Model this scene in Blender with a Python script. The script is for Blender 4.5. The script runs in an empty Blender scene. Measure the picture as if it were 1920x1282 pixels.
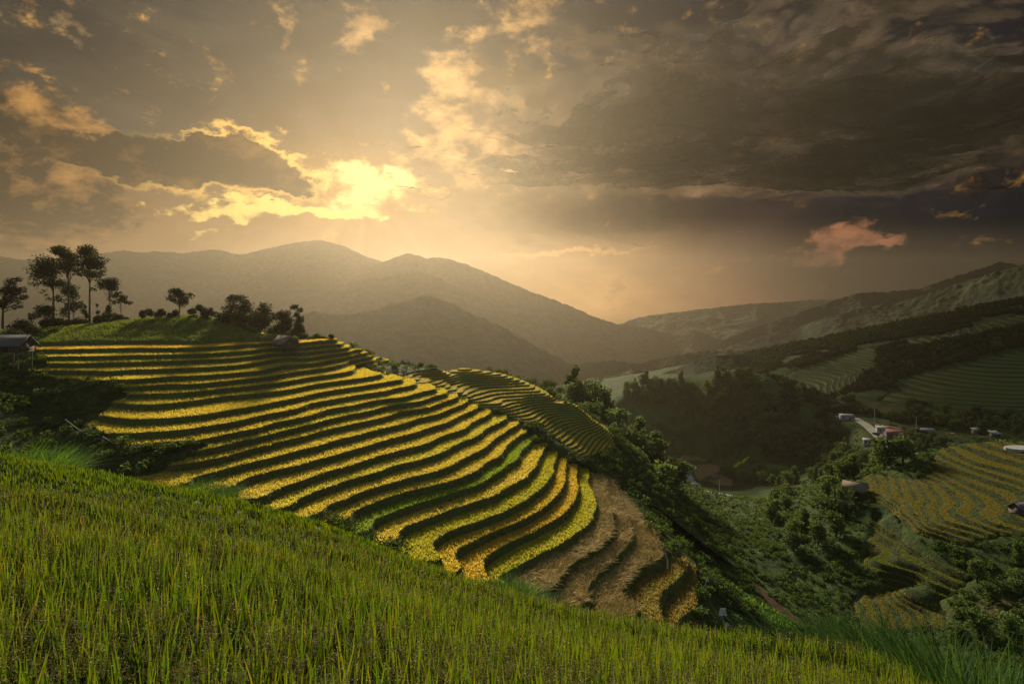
import bpy, math, random
import numpy as np
from mathutils import Vector, Matrix

random.seed(7); RNG = np.random.default_rng(7)
SC = bpy.context.scene
COL = SC.collection
R = math.radians

# ------------------------------------------------------------------ camera
HORIZON = 545.0          # height of the eye level in the photograph
FPX = 1066.7             # 20 mm lens on a 36 mm wide frame
cam_d = bpy.data.cameras.new('camera'); cam_d.lens = 20; cam_d.sensor_width = 36
cam_d.shift_y = -(641 - HORIZON) / 1920.0
cam_d.clip_start = 0.05; cam_d.clip_end = 60000
cam = bpy.data.objects.new('camera', cam_d); COL.objects.link(cam)
cam.location = (0, 0, 0); cam.rotation_euler = (R(90), 0, 0)
SC.camera = cam

# ------------------------------------------------------------------ colour management, sampling
SC.view_settings.view_transform = 'Standard'; SC.view_settings.look = 'None'
SC.view_settings.gamma = 1.0; SC.view_settings.exposure = 1.35
SC.view_settings.use_curve_mapping = False
SC.cycles.use_denoising = True
try: SC.cycles.denoiser = 'OPENIMAGEDENOISE'
except Exception: pass
SC.cycles.max_bounces = 5; SC.cycles.diffuse_bounces = 2; SC.cycles.glossy_bounces = 1
SC.cycles.transmission_bounces = 2; SC.cycles.volume_bounces = 0; SC.cycles.transparent_max_bounces = 6
SC.cycles.sample_clamp_indirect = 4.0
SC.cycles.use_adaptive_sampling = False

# ------------------------------------------------------------------ sun
SUN_EL, SUN_AZ = R(19), R(-9)      # azimuth measured from +Y towards +X
SUN_DIR = Vector((math.sin(SUN_AZ)*math.cos(SUN_EL), math.cos(SUN_AZ)*math.cos(SUN_EL), math.sin(SUN_EL)))
sun_d = bpy.data.lights.new('sun', 'SUN'); sun_d.energy = 5.0; sun_d.angle = R(8.0)
sun_d.color = (1.0, 0.90, 0.67)
sun = bpy.data.objects.new('sun', sun_d); COL.objects.link(sun)
sun.rotation_euler = SUN_DIR.to_track_quat('Z', 'Y').to_euler()
sun.location = SUN_DIR * 3000

# ------------------------------------------------------------------ small node language
class NT:
    def __init__(s, tree): s.t = tree; s.n = tree.nodes; s.l = tree.links
    def node(s, kind, **kw):
        n = s.n.new(kind)
        for k, v in kw.items(): setattr(n, k, v)
        return n
    def put(s, sock, v):
        if isinstance(v, E): v = v.s
        if hasattr(v, 'is_linked'): s.l.new(v, sock)
        elif isinstance(v, (tuple, list)):
            v = tuple(v)
            if len(sock.default_value) == 4 and len(v) == 3: v = v + (1.0,)
            sock.default_value = v
        else: sock.default_value = v
    def math(s, op, a, b=None, c=None, clamp=False):
        n = s.node('ShaderNodeMath', operation=op); n.use_clamp = clamp
        s.put(n.inputs[0], a)
        if b is not None: s.put(n.inputs[1], b)
        if c is not None: s.put(n.inputs[2], c)
        return E(s, n.outputs[0])
    def vmath(s, op, a, b=None, scale=None):
        n = s.node('ShaderNodeVectorMath', operation=op); s.put(n.inputs[0], a)
        if b is not None: s.put(n.inputs[1], b)
        if scale is not None: s.put(n.inputs['Scale'], scale)
        return E(s, n.outputs['Value'] if op in ('DOT_PRODUCT', 'LENGTH') else n.outputs[0])
    def xyz(s, x, y, z):
        n = s.node('ShaderNodeCombineXYZ'); s.put(n.inputs[0], x); s.put(n.inputs[1], y); s.put(n.inputs[2], z)
        return E(s, n.outputs[0])
    def sep(s, v):
        n = s.node('ShaderNodeSeparateXYZ'); s.put(n.inputs[0], v); return [E(s, o) for o in n.outputs]
    def noise(s, vec, scale, detail=5, rough=0.55, dist=0.0, lac=2.0):
        n = s.node('ShaderNodeTexNoise'); s.put(n.inputs['Vector'], vec); n.inputs['Scale'].default_value = scale
        n.inputs['Detail'].default_value = detail; n.inputs['Roughness'].default_value = rough
        n.inputs['Distortion'].default_value = dist; n.inputs['Lacunarity'].default_value = lac
        return E(s, n.outputs[0])
    def voro(s, vec, scale, feature='F1', out=0):
        n = s.node('ShaderNodeTexVoronoi'); n.feature = feature; s.put(n.inputs['Vector'], vec); n.inputs['Scale'].default_value = scale
        return E(s, n.outputs[out])
    def smooth(s, x, a, b, lo=0.0, hi=1.0):
        n = s.node('ShaderNodeMapRange', interpolation_type='SMOOTHSTEP'); s.put(n.inputs[0], x)
        n.inputs[1].default_value = a; n.inputs[2].default_value = b; n.inputs[3].default_value = lo; n.inputs[4].default_value = hi
        return E(s, n.outputs[0])
    def lin(s, x, a, b, lo=0.0, hi=1.0):
        n = s.node('ShaderNodeMapRange'); n.clamp = True; s.put(n.inputs[0], x)
        n.inputs[1].default_value = a; n.inputs[2].default_value = b; n.inputs[3].default_value = lo; n.inputs[4].default_value = hi
        return E(s, n.outputs[0])
    def mix(s, f, a, b, mode='MIX'):
        n = s.node('ShaderNodeMix', data_type='RGBA', blend_type=mode); n.clamp_factor = True
        s.put(n.inputs[0], f); s.put(n.inputs[6], a); s.put(n.inputs[7], b)
        return E(s, n.outputs[2])
    def attr(s, name, out=2):
        n = s.node('ShaderNodeAttribute', attribute_name=name); return E(s, n.outputs[out])
    def ramp(s, x, stops):
        n = s.node('ShaderNodeValToRGB'); s.put(n.inputs[0], x); cr = n.color_ramp
        while len(cr.elements) < len(stops): cr.elements.new(0.5)
        for e, (p, c) in zip(cr.elements, stops): e.position = p; e.color = tuple(c) + (1.0,)
        return E(s, n.outputs[0])
class E:
    def __init__(s, nt, sock): s.nt = nt; s.s = sock
    def __add__(a, b): return a.nt.math('ADD', a, b)
    __radd__ = __add__
    def __sub__(a, b): return a.nt.math('SUBTRACT', a, b)
    def __rsub__(a, b): return a.nt.math('SUBTRACT', b, a)
    def __mul__(a, b): return a.nt.math('MULTIPLY', a, b)
    __rmul__ = __mul__
    def __truediv__(a, b): return a.nt.math('DIVIDE', a, b)
    def clamp(a): return a.nt.math('ADD', a, 0.0, clamp=True)
    def pow(a, p): return a.nt.math('POWER', a, p)

def lin3(c):      # display colour 0..255 -> scene linear
    return tuple(((v/255.0)/12.92 if v/255.0 < 0.04045 else ((v/255.0+0.055)/1.055)**2.4) for v in c)
# ------------------------------------------------------------------ world: physical sky behind an evening cloud deck
def build_world():
    w = bpy.data.worlds.new('World'); SC.world = w; w.use_nodes = True
    t = NT(w.node_tree); t.n.clear()
    out = t.node('ShaderNodeOutputWorld'); bg = t.node('ShaderNodeBackground')
    t.l.new(bg.outputs[0], out.inputs[0])
    BG = 0.1; bg.inputs[1].default_value = BG
    G = 1.0 / (BG * 2.0 ** SC.view_settings.exposure)
    C = lambda c, k=1.0: tuple(v * G * k * 1.2 for v in lin3(c))
    d = E(t, t.node('ShaderNodeTexCoord').outputs['Generated'])
    x, y, z = t.sep(d)
    az = t.math('ARCTAN2', x, y); el = t.math('ARCSINE', t.math('MINIMUM', t.math('MAXIMUM', z, -1.0), 1.0))
    # cloud features given as image pixels, turned into compass angle and elevation
    def ang(u, v):
        return math.atan2(u-960, FPX), math.atan2(HORIZON-v, math.hypot(FPX, u-960))
    # ragged outlines: the headings are stirred by turbulence before a feature is placed
    wn = t.node('ShaderNodeTexNoise'); t.put(wn.inputs['Vector'], t.xyz(az, el*1.5, 0.37)); wn.inputs['Scale'].default_value = 7.0; wn.inputs['Detail'].default_value = 6; wn.inputs['Roughness'].default_value = 0.6
    wx, wy, wz = t.sep(E(t, wn.outputs['Color']))
    wn2 = t.node('ShaderNodeTexNoise'); t.put(wn2.inputs['Vector'], t.xyz(az, el*1.4, 1.91)); wn2.inputs['Scale'].default_value = 26.0; wn2.inputs['Detail'].default_value = 5; wn2.inputs['Roughness'].default_value = 0.62
    vx, vy, vz = t.sep(E(t, wn2.outputs['Color']))
    waz = az + (wx - 0.5)*0.17 + (vx - 0.5)*0.07; wel = el + (wy - 0.5)*0.09 + (vy - 0.5)*0.045
    def blob(u, v, ru, rv, tilt=0.0, k=1.0, soft=False):
        a0, e0 = ang(u, v)
        A, EE = (az, el) if soft else (waz, wel)
        da, de = A - a0, EE - e0
        if tilt:
            c, s_ = math.cos(tilt), math.sin(tilt)
            da, de = da*c + de*s_, de*c - da*s_
        q1 = da * (FPX/ru * 0.93); q2 = de * (FPX/rv * 0.93)
        return t.math('EXPONENT', (q1*q1 + q2*q2) * -1.0) * k
    # cloud coordinates: direction, squeezed vertically the way a flat deck is seen
    pz = el * 1.6
    p = t.xyz(az, pz, x * 0.15)
    sa, se = ang(690, 345)
    toS = t.vmath('NORMALIZE', t.xyz(sa - az, (se - el)*1.6, 0.0))
    pl = t.vmath('ADD', p, t.vmath('SCALE', toS, scale=0.030))
    N = lambda e: (e - 0.5) * 3.0                    # roughly -0.5 .. 0.5
    n_lo = N(t.noise(p, 3.2, 4, 0.55))
    n_mid = N(t.noise(p, 9.0, 9, 0.60, 0.25))
    n_mid2 = N(t.noise(pl, 9.0, 9, 0.60, 0.25))
    n_hi = N(t.noise(t.vmath('ADD', p, (3.1, 1.7, 0.4)), 22.0, 8, 0.66, 0.2))
    n_str = N(t.noise(t.xyz(az*1.0 - el*1.3, el*4.6 + az*0.9, 0.0), 5.0, 8, 0.62, 0.4))
    rim = ((n_mid - n_mid2) * 1.5 + 0.45 + n_hi*0.35).clamp()          # brighter on the side of a billow that faces the sun
    rayang = t.math('ARCTAN2', (el - se), (az - sa))
    rays = N(t.noise(t.xyz(t.math('COSINE', rayang), t.math('SINE', rayang), 0.3), 4.2, 3, 0.55))

    # --- clear air: Nishita sky, dimmed by the cloud veil
    sky = t.node('ShaderNodeTexSky', sky_type='NISHITA'); sky.sun_disc = False
    sky.sun_elevation = SUN_EL; sky.sun_rotation = SUN_AZ; sky.altitude = 1200; sky.air_density = 1.2; sky.dust_density = 2.5
    skyc = t.mix(1.0, E(t, sky.outputs[0]), (0.003, 0.0045, 0.007), 'MULTIPLY')
    X01 = t.lin(az, ang(0, 0)[0], ang(1920, 0)[0])
    top = t.ramp(X01, [(0.0, C((8, 15, 18))), (0.2, C((24, 30, 29))), (0.38, C((20, 22, 20))), (0.52, C((5, 9, 13))), (0.66, C((0, 6, 14))), (0.82, C((0, 1, 8))), (1.0, C((0, 0, 4)))])
    mid = t.ramp(X01, [(0.0, C((56, 52, 40))), (0.2, C((76, 66, 46))), (0.38, C((72, 60, 42))), (0.52, C((66, 56, 43))), (0.66, C((26, 28, 33))), (0.82, C((6, 11, 18))), (1.0, C((3, 5, 9)))])
    low = t.ramp(X01, [(0.0, C((160, 116, 60))), (0.25, C((196, 146, 78))), (0.45, C((196, 146, 86))), (0.60, C((226, 172, 104))), (0.74, C((140, 98, 70))), (0.86, C((50, 40, 38))), (1.0, C((14, 14, 18)))])
    h = el + n_lo*0.05 + n_str*0.02
    col = t.mix(t.smooth(h, ang(960, 620)[1], ang(960, 330)[1]), low, mid)
    col = t.mix(t.smooth(h, ang(960, 360)[1], ang(960, 110)[1]), col, top)
    col = t.mix(1.0, col, skyc, 'ADD')
    m = t.lin(n_mid*0.6 + n_str*0.5, -0.6, 0.6, 0.55, 1.45)
    m = m * t.lin(rays, -0.5, 0.5, 0.80, 1.22)
    col = t.mix(1.0, col, t.xyz(m, m, m), 'MULTIPLY')

    def over(col, mask, c): return t.mix(mask, col, c)
    def glow(col, mask, c): return t.mix(mask, col, c, 'ADD')
    # --- broad sun glow
    col = glow(col, blob(690, 350, 240, 150, soft=True), C((140, 92, 34), 0.30))
    col = glow(col, blob(640, 350, 150, 70, soft=True), C((255, 190, 80), 0.22))
    col = glow(col, blob(400, 430, 430, 60, soft=True), C((140, 92, 36), 0.30))
    col = glow(col, blob(1110, 560, 250, 75, soft=True), C((170, 112, 54), 0.55))
    # --- thin grey veil over the left and top, torn open here and there
    veil = t.smooth(n_str*0.7 + n_mid*0.6 + blob(330, 120, 420, 120, soft=True)*0.35, 0.10, 0.75)
    col = over(col, veil*0.20, t.ramp(X01, [(0.0, C((84, 76, 56))), (0.35, C((126, 108, 76))), (0.6, C((96, 82, 64))), (1.0, C((20, 22, 26)))]))
    # --- grey-brown deck to the right of the sun
    deck = t.smooth(blob(1150, 385, 380, 70, 0.05, soft=True)*1.2 + blob(1000, 330, 160, 50, 0, .6) + n_str*0.55 + n_mid*0.45, 0.45, 0.95)
    decol = t.ramp(t.lin(az, ang(800, 0)[0], ang(1750, 0)[0]), [(0.0, C((160, 124, 78))), (0.35, C((92, 74, 54))), (0.7, C((50, 42, 38))), (1.0, C((22, 22, 25)))])
    col = over(col, deck*0.9, t.mix(t.lin(rim, .2, .9), t.mix(0.30, decol, (0, 0, 0)), decol))
    # --- big sunlit billow in the middle
    body = blob(905, 175, 105, 80) + blob(850, 270, 75, 60) + blob(975, 250, 120, 75, -0.4, 0.9) + blob(1110, 265, 110, 50, -0.25, 0.8) + blob(1000, 15, 60, 60, 0, 0.7) + blob(1180, 320, 70, 16, 0, .6)
    dens = t.smooth(body*1.15 + n_mid*0.75 + n_hi*0.40, 0.32, 0.95)
    fade = t.lin(az, ang(830, 0)[0], ang(1220, 0)[0])
    lit = t.mix(fade, C((236, 180, 108)), C((132, 102, 72)))
    drk = t.mix(fade, C((96, 74, 48)), C((34, 31, 29)))
    shade = (rim*0.9 + n_mid*0.3 + 0.05 - blob(1020, 165, 90, 75, 0, 0.75, True)).clamp()
    col = over(col, dens*0.9, t.mix(shade, drk, lit))
    # --- small tan clouds high up
    sm = blob(685, 62, 40, 44) + blob(158, 34, 20, 30, 0, .75) + blob(150, 85, 9, 10, 0, .6) + blob(522, 72, 14, 26, 0, .75) + blob(505, 10, 42, 20, 0, .65) + blob(1090, 85, 40, 40, 0, .85) + blob(1185, 62, 40, 18, 0, .7) + blob(1440, 35, 80, 45, -0.25, .7) + blob(500, 220, 36, 10, 0, .5) + blob(425, 187, 22, 8, 0, .6)
    sd = t.smooth(sm + n_hi*0.75 + n_mid*0.3, 0.32, 1.05)
    smc = t.ramp(t.lin(az, ang(100, 0)[0], ang(1500, 0)[0]), [(0.0, C((160, 130, 84))), (0.42, C((212, 162, 100))), (0.7, C((104, 84, 62))), (1.0, C((46, 42, 40)))])
    col = over(col, sd*0.88, t.mix(rim, t.mix(0.5, (0, 0, 0), smc), smc))
    # --- drifting fragments on the right
    fr = blob(1470, 205, 90, 40, 0.4, .8) + blob(1400, 280, 60, 22, .3, .8) + blob(1540, 290, 150, 36, 0.2, .9) + blob(1690, 285, 140, 34, 0.35, .85) + blob(1340, 350, 110, 14, 0.05, 1.0) + blob(1255, 350, 36, 11, 0.1, .9) + blob(1440, 240, 60, 26, .2, .6) + blob(1800, 330, 190, 60, .25, .6) + blob(1870, 260, 120, 40, .3, .5) + blob(1640, 240, 50, 12, .1, .6)
    fd = t.smooth(fr + n_str*0.60 + n_hi*0.60, 0.32, 1.15)
    frc = t.ramp(t.lin(az, ang(1200, 0)[0], ang(1900, 0)[0]), [(0.0, C((176, 134, 92))), (0.35, C((116, 86, 64))), (0.7, C((76, 58, 48))), (1.0, C((28, 25, 26)))])
    col = over(col, fd*0.9, t.mix(t.lin(rim, 0.15, 0.85), t.mix(0.65, frc, (0, 0, 0)), frc))
    # --- pink cumulus over the right-hand ridge
    cu = blob(1585, 455, 50, 30, .1) + blob(1530, 490, 55, 16, .1, .9) + blob(1650, 468, 60, 10, 0, .7) + blob(1480, 497, 25, 9, 0, .7)
    cd = t.smooth(cu + n_hi*0.65, 0.34, 0.95)
    col = over(col, cd*0.85, t.mix(t.lin(n_hi*0.8 + 0.3 - blob(1560, 520, 150, 20, soft=True), -0.25, 0.5), C((84, 60, 50)), C((196, 130, 90))))
    # --- thin bright line of cloud above the valley
    ln = blob(1080, 472, 150, 6, 0.05) + blob(1010, 483, 60, 5, .08, .8)
    col = glow(col, t.smooth(ln + n_hi*0.4, 0.3, 1.0), C((190, 130, 70), 0.8))
    # --- brown mass on the left
    lm = blob(40, 235, 85, 60, -0.5) + blob(60, 330, 120, 70) + blob(30, 400, 130, 45) + blob(125, 365, 60, 60, 0, .5)
    ld = t.smooth(lm + n_mid*0.55 + n_hi*0.35, 0.42, 0.80)
    litl = (rim*0.9 + n_hi*0.25 + blob(150, 300, 60, 80, 0, .35, True) - blob(30, 390, 150, 34, 0, .7, True) - blob(10, 290, 70, 45, 0, .5, True)).clamp()
    col = over(col, ld*0.92, t.mix(litl, C((20, 15, 9)), C((180, 128, 66))))
    # --- blazing gap right of the dark cloud and the bright bank below it
    gap = blob(700, 345, 95, 34) + blob(640, 310, 60, 20, 0, .7) + blob(685, 385, 45, 22, 0, .8) + blob(770, 335, 70, 14, 0, .6)
    gd = t.smooth(gap*0.95 + n_hi*0.95 + n_mid*0.6, 0.25, 1.15)
    gcol = t.mix(t.smooth(gap + n_hi*0.9 + n_mid*0.4, 0.35, 1.35), C((206, 148, 62)), C((255, 232, 140), 1.0))
    col = over(col, gd, gcol)
    bank = blob(520, 392, 140, 9, .05) + blob(430, 408, 95, 10, 0, .9) + blob(590, 393, 110, 7, -0.06, .9) + blob(410, 440, 50, 7, .1, .6) + blob(680, 398, 40, 14, 0, .8)
    bd = t.smooth(bank + n_hi*0.6, 0.40, 0.95)
    col = over(col, bd, C((255, 216, 112), 1.1))
    # --- dark cloud in front of the sun, with a burning rim
    dk = blob(300, 305, 150, 34, -0.03) + blob(450, 318, 115, 34, -0.08) + blob(425, 285, 55, 34) + blob(215, 297, 75, 20, 0, .8) + blob(325, 256, 42, 12, 0, .9) + blob(530, 338, 60, 18, 0, .6)
    base = dk + n_hi*0.55 + n_mid*0.35
    rimw = blob(450, 250, 110, 40, -.2, soft=True) + blob(560, 300, 90, 45, 0, .9, True) + blob(430, 362, 130, 18, 0, .9, True)
    halo = t.smooth(base, 0.18, 0.55)
    col = over(col, (halo * rimw).clamp(), C((255, 200, 98), 1.05))
    core = t.smooth(base, 0.42, 0.80)
    col = over(col, core*0.98, t.mix(t.lin(n_hi*0.6 + n_mid*0.5 + rimw*0.30, .15, .65), C((8, 6, 3)), C((110, 76, 36))))
    # --- the part of the sky behind the viewer and below the hills: plain evening overcast
    fwd = t.smooth(y, -0.05, 0.45)
    back = t.mix(t.smooth(z, -0.05, 0.5), C((138, 150, 150)), C((120, 138, 154)))
    col = t.mix(fwd, back, col)
    col = t.mix(t.smooth(z, -0.10, -0.02), C((60, 55, 42)), col)
    t.put(bg.inputs[0], col)
build_world()
SC.world.cycles.sampling_method = 'MANUAL'; SC.world.cycles.sample_map_resolution = 256
# ------------------------------------------------------------------ geometry helpers
def tag(o, label=None, cat=None, group=None, kind=None):
    if label: o['label'] = label
    if cat: o['category'] = cat
    if group: o['group'] = group
    if kind: o['kind'] = kind
    return o

def mesh_np(name, V, F, mats=(), smooth=False, attrs=None, matidx=None):
    """V (n,3); F list of arrays with 3 or 4 columns (all faces in one array) -> mesh"""
    me = bpy.data.meshes.new(name)
    V = np.ascontiguousarray(V, dtype=np.float32); F = np.ascontiguousarray(F, dtype=np.int32)
    k = F.shape[1]
    me.vertices.add(len(V)); me.vertices.foreach_set('co', V.ravel())
    me.loops.add(F.size); me.loops.foreach_set('vertex_index', F.ravel())
    me.polygons.add(len(F)); me.polygons.foreach_set('loop_start', np.arange(0, F.size, k, dtype=np.int32))
    try: me.polygons.foreach_set('loop_total', np.full(len(F), k, dtype=np.int32))
    except Exception: pass
    for m in mats: me.materials.append(m)
    if matidx is not None: me.polygons.foreach_set('material_index', np.asarray(matidx, dtype=np.int32))
    if smooth: me.polygons.foreach_set('use_smooth', np.ones(len(F), dtype=bool))
    for nm, arr in (attrs or {}).items():
        arr = np.asarray(arr, dtype=np.float32)
        a = me.attributes.new(nm, 'FLOAT', 'POINT'); a.data.foreach_set('value', arr)
    me.update(calc_edges=True)
    return me

def link(name, me, parent=None):
    o = bpy.data.objects.new(name, me); COL.objects.link(o)
    if parent is not None: o.parent = parent
    return o

def P(u, v, Y):
    """point at distance Y along the sight line of the photograph pixel (u, v)"""
    return np.array([(u-960)/FPX*Y, Y, (HORIZON-v)/FPX*Y])
def Pz(u, v, z):
    return P(u, v, z*FPX/(HORIZON-v))

class TPS:
    """smooth height surface through measured points"""
    def __init__(s, pts, lam=0.0, scale=40.0, kind='tps'):
        pts = np.asarray(pts, float); s.sc = scale; s.kind = kind
        s.X = pts[:, :2]/scale; n = len(pts)
        K = s.k(np.linalg.norm(s.X[:, None]-s.X[None], axis=2)) + np.eye(n)*lam*(1 if kind == 'tps' else -1)
        Q = np.hstack([np.ones((n, 1)), s.X])
        A = np.block([[K, Q], [Q.T, np.zeros((3, 3))]])
        s.w = np.linalg.solve(A, np.concatenate([pts[:, 2], np.zeros(3)]))
    def k(s, r):
        if s.kind == 'tps':
            r2 = r*r; return 0.5*r2*np.log(r2+1e-12)
        return r if s.kind == 'lin' else r**1.5
    def __call__(s, x, y):
        sh = np.shape(x); q = np.stack([np.ravel(x), np.ravel(y)], 1)/s.sc
        out = np.empty(len(q)); n = len(s.X)
        for i in range(0, len(q), 20000):
            qq = q[i:i+20000]
            r = np.sqrt(((qq[:, None, 0]-s.X[None, :, 0])**2 + (qq[:, None, 1]-s.X[None, :, 1])**2))
            out[i:i+20000] = s.k(r) @ s.w[:n] + s.w[n] + qq @ s.w[n+1:]
        return out.reshape(sh)

def _hash(ix, iy, seed):
    h = (ix.astype(np.int64)*374761393 + iy.astype(np.int64)*668265263 + seed*974711) & 0xffffffff
    h = ((h ^ (h >> 13))*1274126177) & 0xffffffff
    return ((h ^ (h >> 16)) & 0xffff)/65535.0
def vnoise(x, y, seed=0):
    ix, iy = np.floor(x), np.floor(y); fx, fy = x-ix, y-iy
    fx = fx*fx*(3-2*fx); fy = fy*fy*(3-2*fy)
    a, b = _hash(ix, iy, seed), _hash(ix+1, iy, seed); c, d = _hash(ix, iy+1, seed), _hash(ix+1, iy+1, seed)
    return (a*(1-fx)+b*fx)*(1-fy)+(c*(1-fx)+d*fx)*fy - 0.5
def fbm(x, y, octs=4, seed=0, gain=0.5):
    s, a = 0, 1.0
    for i in range(octs):
        s = s + a*vnoise(x*2**i, y*2**i, seed+i*17); a *= gain
    return s

def grid(x0, x1, y0, y1, step):
    nx, ny = int((x1-x0)/step)+1, int((y1-y0)/step)+1
    X, Y = np.meshgrid(np.linspace(x0, x1, nx), np.linspace(y0, y1, ny))
    i = np.arange(nx*ny).reshape(ny, nx)
    q = np.stack([i[:-1, :-1], i[:-1, 1:], i[1:, 1:], i[1:, :-1]], -1).reshape(-1, 4)
    T = np.vstack([q[:, [0, 1, 2]], q[:, [0, 2, 3]]])
    return X.ravel(), Y.ravel(), T

def slice_levels(V, T, levels):
    """cut triangles along iso-lines of the last column of V; V (n,k)"""
    V = V.copy()
    for L in levels:
        s = V[:, -1]
        sd = s - L; sd[np.abs(sd) < 1e-7] = 1e-7
        pos = sd > 0
        tp = pos[T]; cnt = tp.sum(1)
        cross = (cnt == 1) | (cnt == 2)
        if not cross.any(): continue
        C = T[cross]; cp = tp[cross]; cc = cnt[cross]
        lone = np.where(cc == 1, cp.argmax(1), (~cp).argmax(1))
        r = np.arange(len(C))
        a = C[r, lone]; b = C[r, (lone+1) % 3]; c = C[r, (lone+2) % 3]
        e = np.vstack([np.sort(np.stack([a, b], 1), 1), np.sort(np.stack([a, c], 1), 1)])
        key = e[:, 0].astype(np.int64)*len(V)*4 + e[:, 1]
        uq, first, inv = np.unique(key, return_index=True, return_inverse=True)
        ee = e[first]; t = (L - V[ee[:, 0], -1])/(V[ee[:, 1], -1]-V[ee[:, 0], -1]+1e-15)
        t = np.clip(t, 0.0, 1.0)
        NV = V[ee[:, 0]]*(1-t)[:, None] + V[ee[:, 1]]*t[:, None]; NV[:, -1] = L
        base = len(V); V = np.vstack([V, NV]); inv = inv.ravel() + base
        ab, ac = inv[:len(C)], inv[len(C):]
        T = np.vstack([T[~cross], np.stack([a, ab, ac], 1), np.stack([ab, b, c], 1), np.stack([ab, c, ac], 1)])
    return V, T

def in_poly(x, y, poly):
    poly = np.asarray(poly); ins = np.zeros(np.shape(x), bool); n = len(poly)
    for i in range(n):
        x1, y1 = poly[i-1][:2]; x2, y2 = poly[i][:2]
        c = ((y1 > y) != (y2 > y)) & (x < (x2-x1)*(y-y1)/(y2-y1+1e-12)+x1)
        ins ^= c
    return ins
def dist_line(x, y, poly, closed=True):
    d = np.full(np.shape(x), 1e9); n = len(poly)
    for i in range(0 if closed else 1, n):
        ax, ay = poly[i-1][:2]; bx, by = poly[i][:2]
        L = (bx-ax)**2+(by-ay)**2+1e-9
        t = np.clip(((x-ax)*(bx-ax)+(y-ay)*(by-ay))/L, 0, 1)
        d = np.minimum(d, np.hypot(x-ax-t*(bx-ax), y-ay-t*(by-ay)))
    return d

# ------------------------------------------------------------------ the terraced hill: the lip of every paddy, measured from the photograph
Z0, DZ = -10.0, 0.92
def zc(z): return Z0 + (z - Z0)*DZ/1.15      # heights first read off with a coarser step
def zk(k): return Z0 - DZ*k
LIP = {
 0: [(62,642),(150,640),(260,638.5),(380,638),(450,634),(524,631)],
 1: [(60,655),(150,654),(260,652),(380,651),(460,645),(495,643.5)],
 2: [(75,669),(200,667),(300,665),(380,663),(470,657),(522,652)],
 3: [(88,681),(200,679.5),(300,677),(380,674),(470,668),(545,661)],
 4: [(62,695),(130,694.5),(250,692.5),(380,688.6),(470,681),(570,671)],
 5: [(172,713),(270,709.5),(380,703.5),(480,695.5),(592,680)],
 6: [(222,725),(300,721),(380,718.5),(480,708),(612,689)],
 7: [(237,739),(300,737.5),(380,732.5),(480,722),(580,707),(650,697),(664,692)],
 8: [(210,754),(250,757.5),(290,758),(350,752),(420,742.5),(490,736),(600,718.5),(680,708),(715,701)],
 9: [(188,778),(240,785),(300,784.5),(380,776.5),(470,762),(560,745),(660,726),(735,714),(753,711)],
 10:[(150,797),(180,809),(215,812),(280,809),(380,799),(480,780),(580,757),(660,742),(740,728),(778,719)],
 11:[(228,838),(303,833),(380,823),(480,803),(580,779),(660,760),(750,745),(813,730)],
 12:[(600,790),(660,776),(750,757),(820,741),(837,736)],
 13:[(235,888),(303,873.5),(370,866),(470,842),(520,829),(600,808),(660,795),(760,770),(830,754),(857,744)],
 14:[(303,915),(371,893),(423,879.5),(480,865),(520,856),(600,835),(660,818),(760,793),(830,773),(874,753)],
 15:[(400,925),(421,917),(474,893),(520,881),(600,861),(660,844),(740,821),(800,803),(860,780),(895,763)],
 16:[(442,937),(478,934),(514,920),(566,901),(652,874),(737,848),(800,832),(870,804),(921,772)],
 17:[(530,952),(557,937),(600,918),(652,900),(737,874),(800,858),(860,830),(910,805),(950,782)],
 18:[(586,966),(617,946),(652,934),(737,905),(800,888),(860,864),(910,838),(945,812),(974,791)],
 19:[(650,972),(669,956),(703,941),(755,923),(800,913),(850,900),(895,882),(935,856),(969,820),(986,799)],
 20:[(690,994),(698,978),(737,960),(800,938),(866,918),(917,895),(951,871),(977,846),(1000,825),(1005,806)],
 21:[(742,1012),(746,1000),(763,985),(800,971),(849,953),(900,938),(951,914),(986,894),(1012,858),(1027,832),(1028,817)],
 22:[(829,1047),(811,1028),(811,1016),(820,1006),(846,992),(897,977),(940,962),(986,938),(1020,911),(1036,887),(1043,856),(1046,829)],
 23:[(863,1063),(851,1047),(856,1031),(880,1018),(931,994),(983,973),(1022,949),(1046,926),(1058,902),(1061,870),(1056,837)],
 24:[(920,1086),(906,1062),(909,1047),(931,1030),(974,1008),(1017,987),(1046,971),(1072,945),(1081,925),(1079,889),(1072,854),(1066,841)],
 25:[(935,1084),(950,1074),(983,1056),(1017,1037),(1054,1019),(1089,995),(1113,967),(1118,950),(1110,925),(1100,902),(1089,863),(1082,848)],
 26:[(1005,1114),(1020,1108),(1049,1086),(1071,1060),(1106,1036),(1130,1022),(1147,1002),(1150,983),(1147,950),(1133,910),(1118,880),(1108,862)],
 27:[(1104,1128),(1102,1115),(1104,1100),(1116,1082),(1140,1060),(1166,1033),(1180,1010),(1180,985),(1168,945),(1150,905),(1136,884)],
 28:[(1185,1155),(1173,1125),(1174,1094),(1192,1070),(1226,1053),(1243,1036),(1240,1015),(1229,1000),(1205,975),(1186,945),(1172,918)],
 29:[(1245,1165),(1235,1140),(1234,1125),(1239,1111),(1260,1093),(1276,1083),(1285,1066),(1262,1020),(1235,985)],
 30:[(1262,1180),(1275,1158),(1303,1140),(1308,1125),(1302,1111),(1311,1077),(1304,1052),(1285,1030)],
}
def zlip(k): return zk(k)
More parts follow.
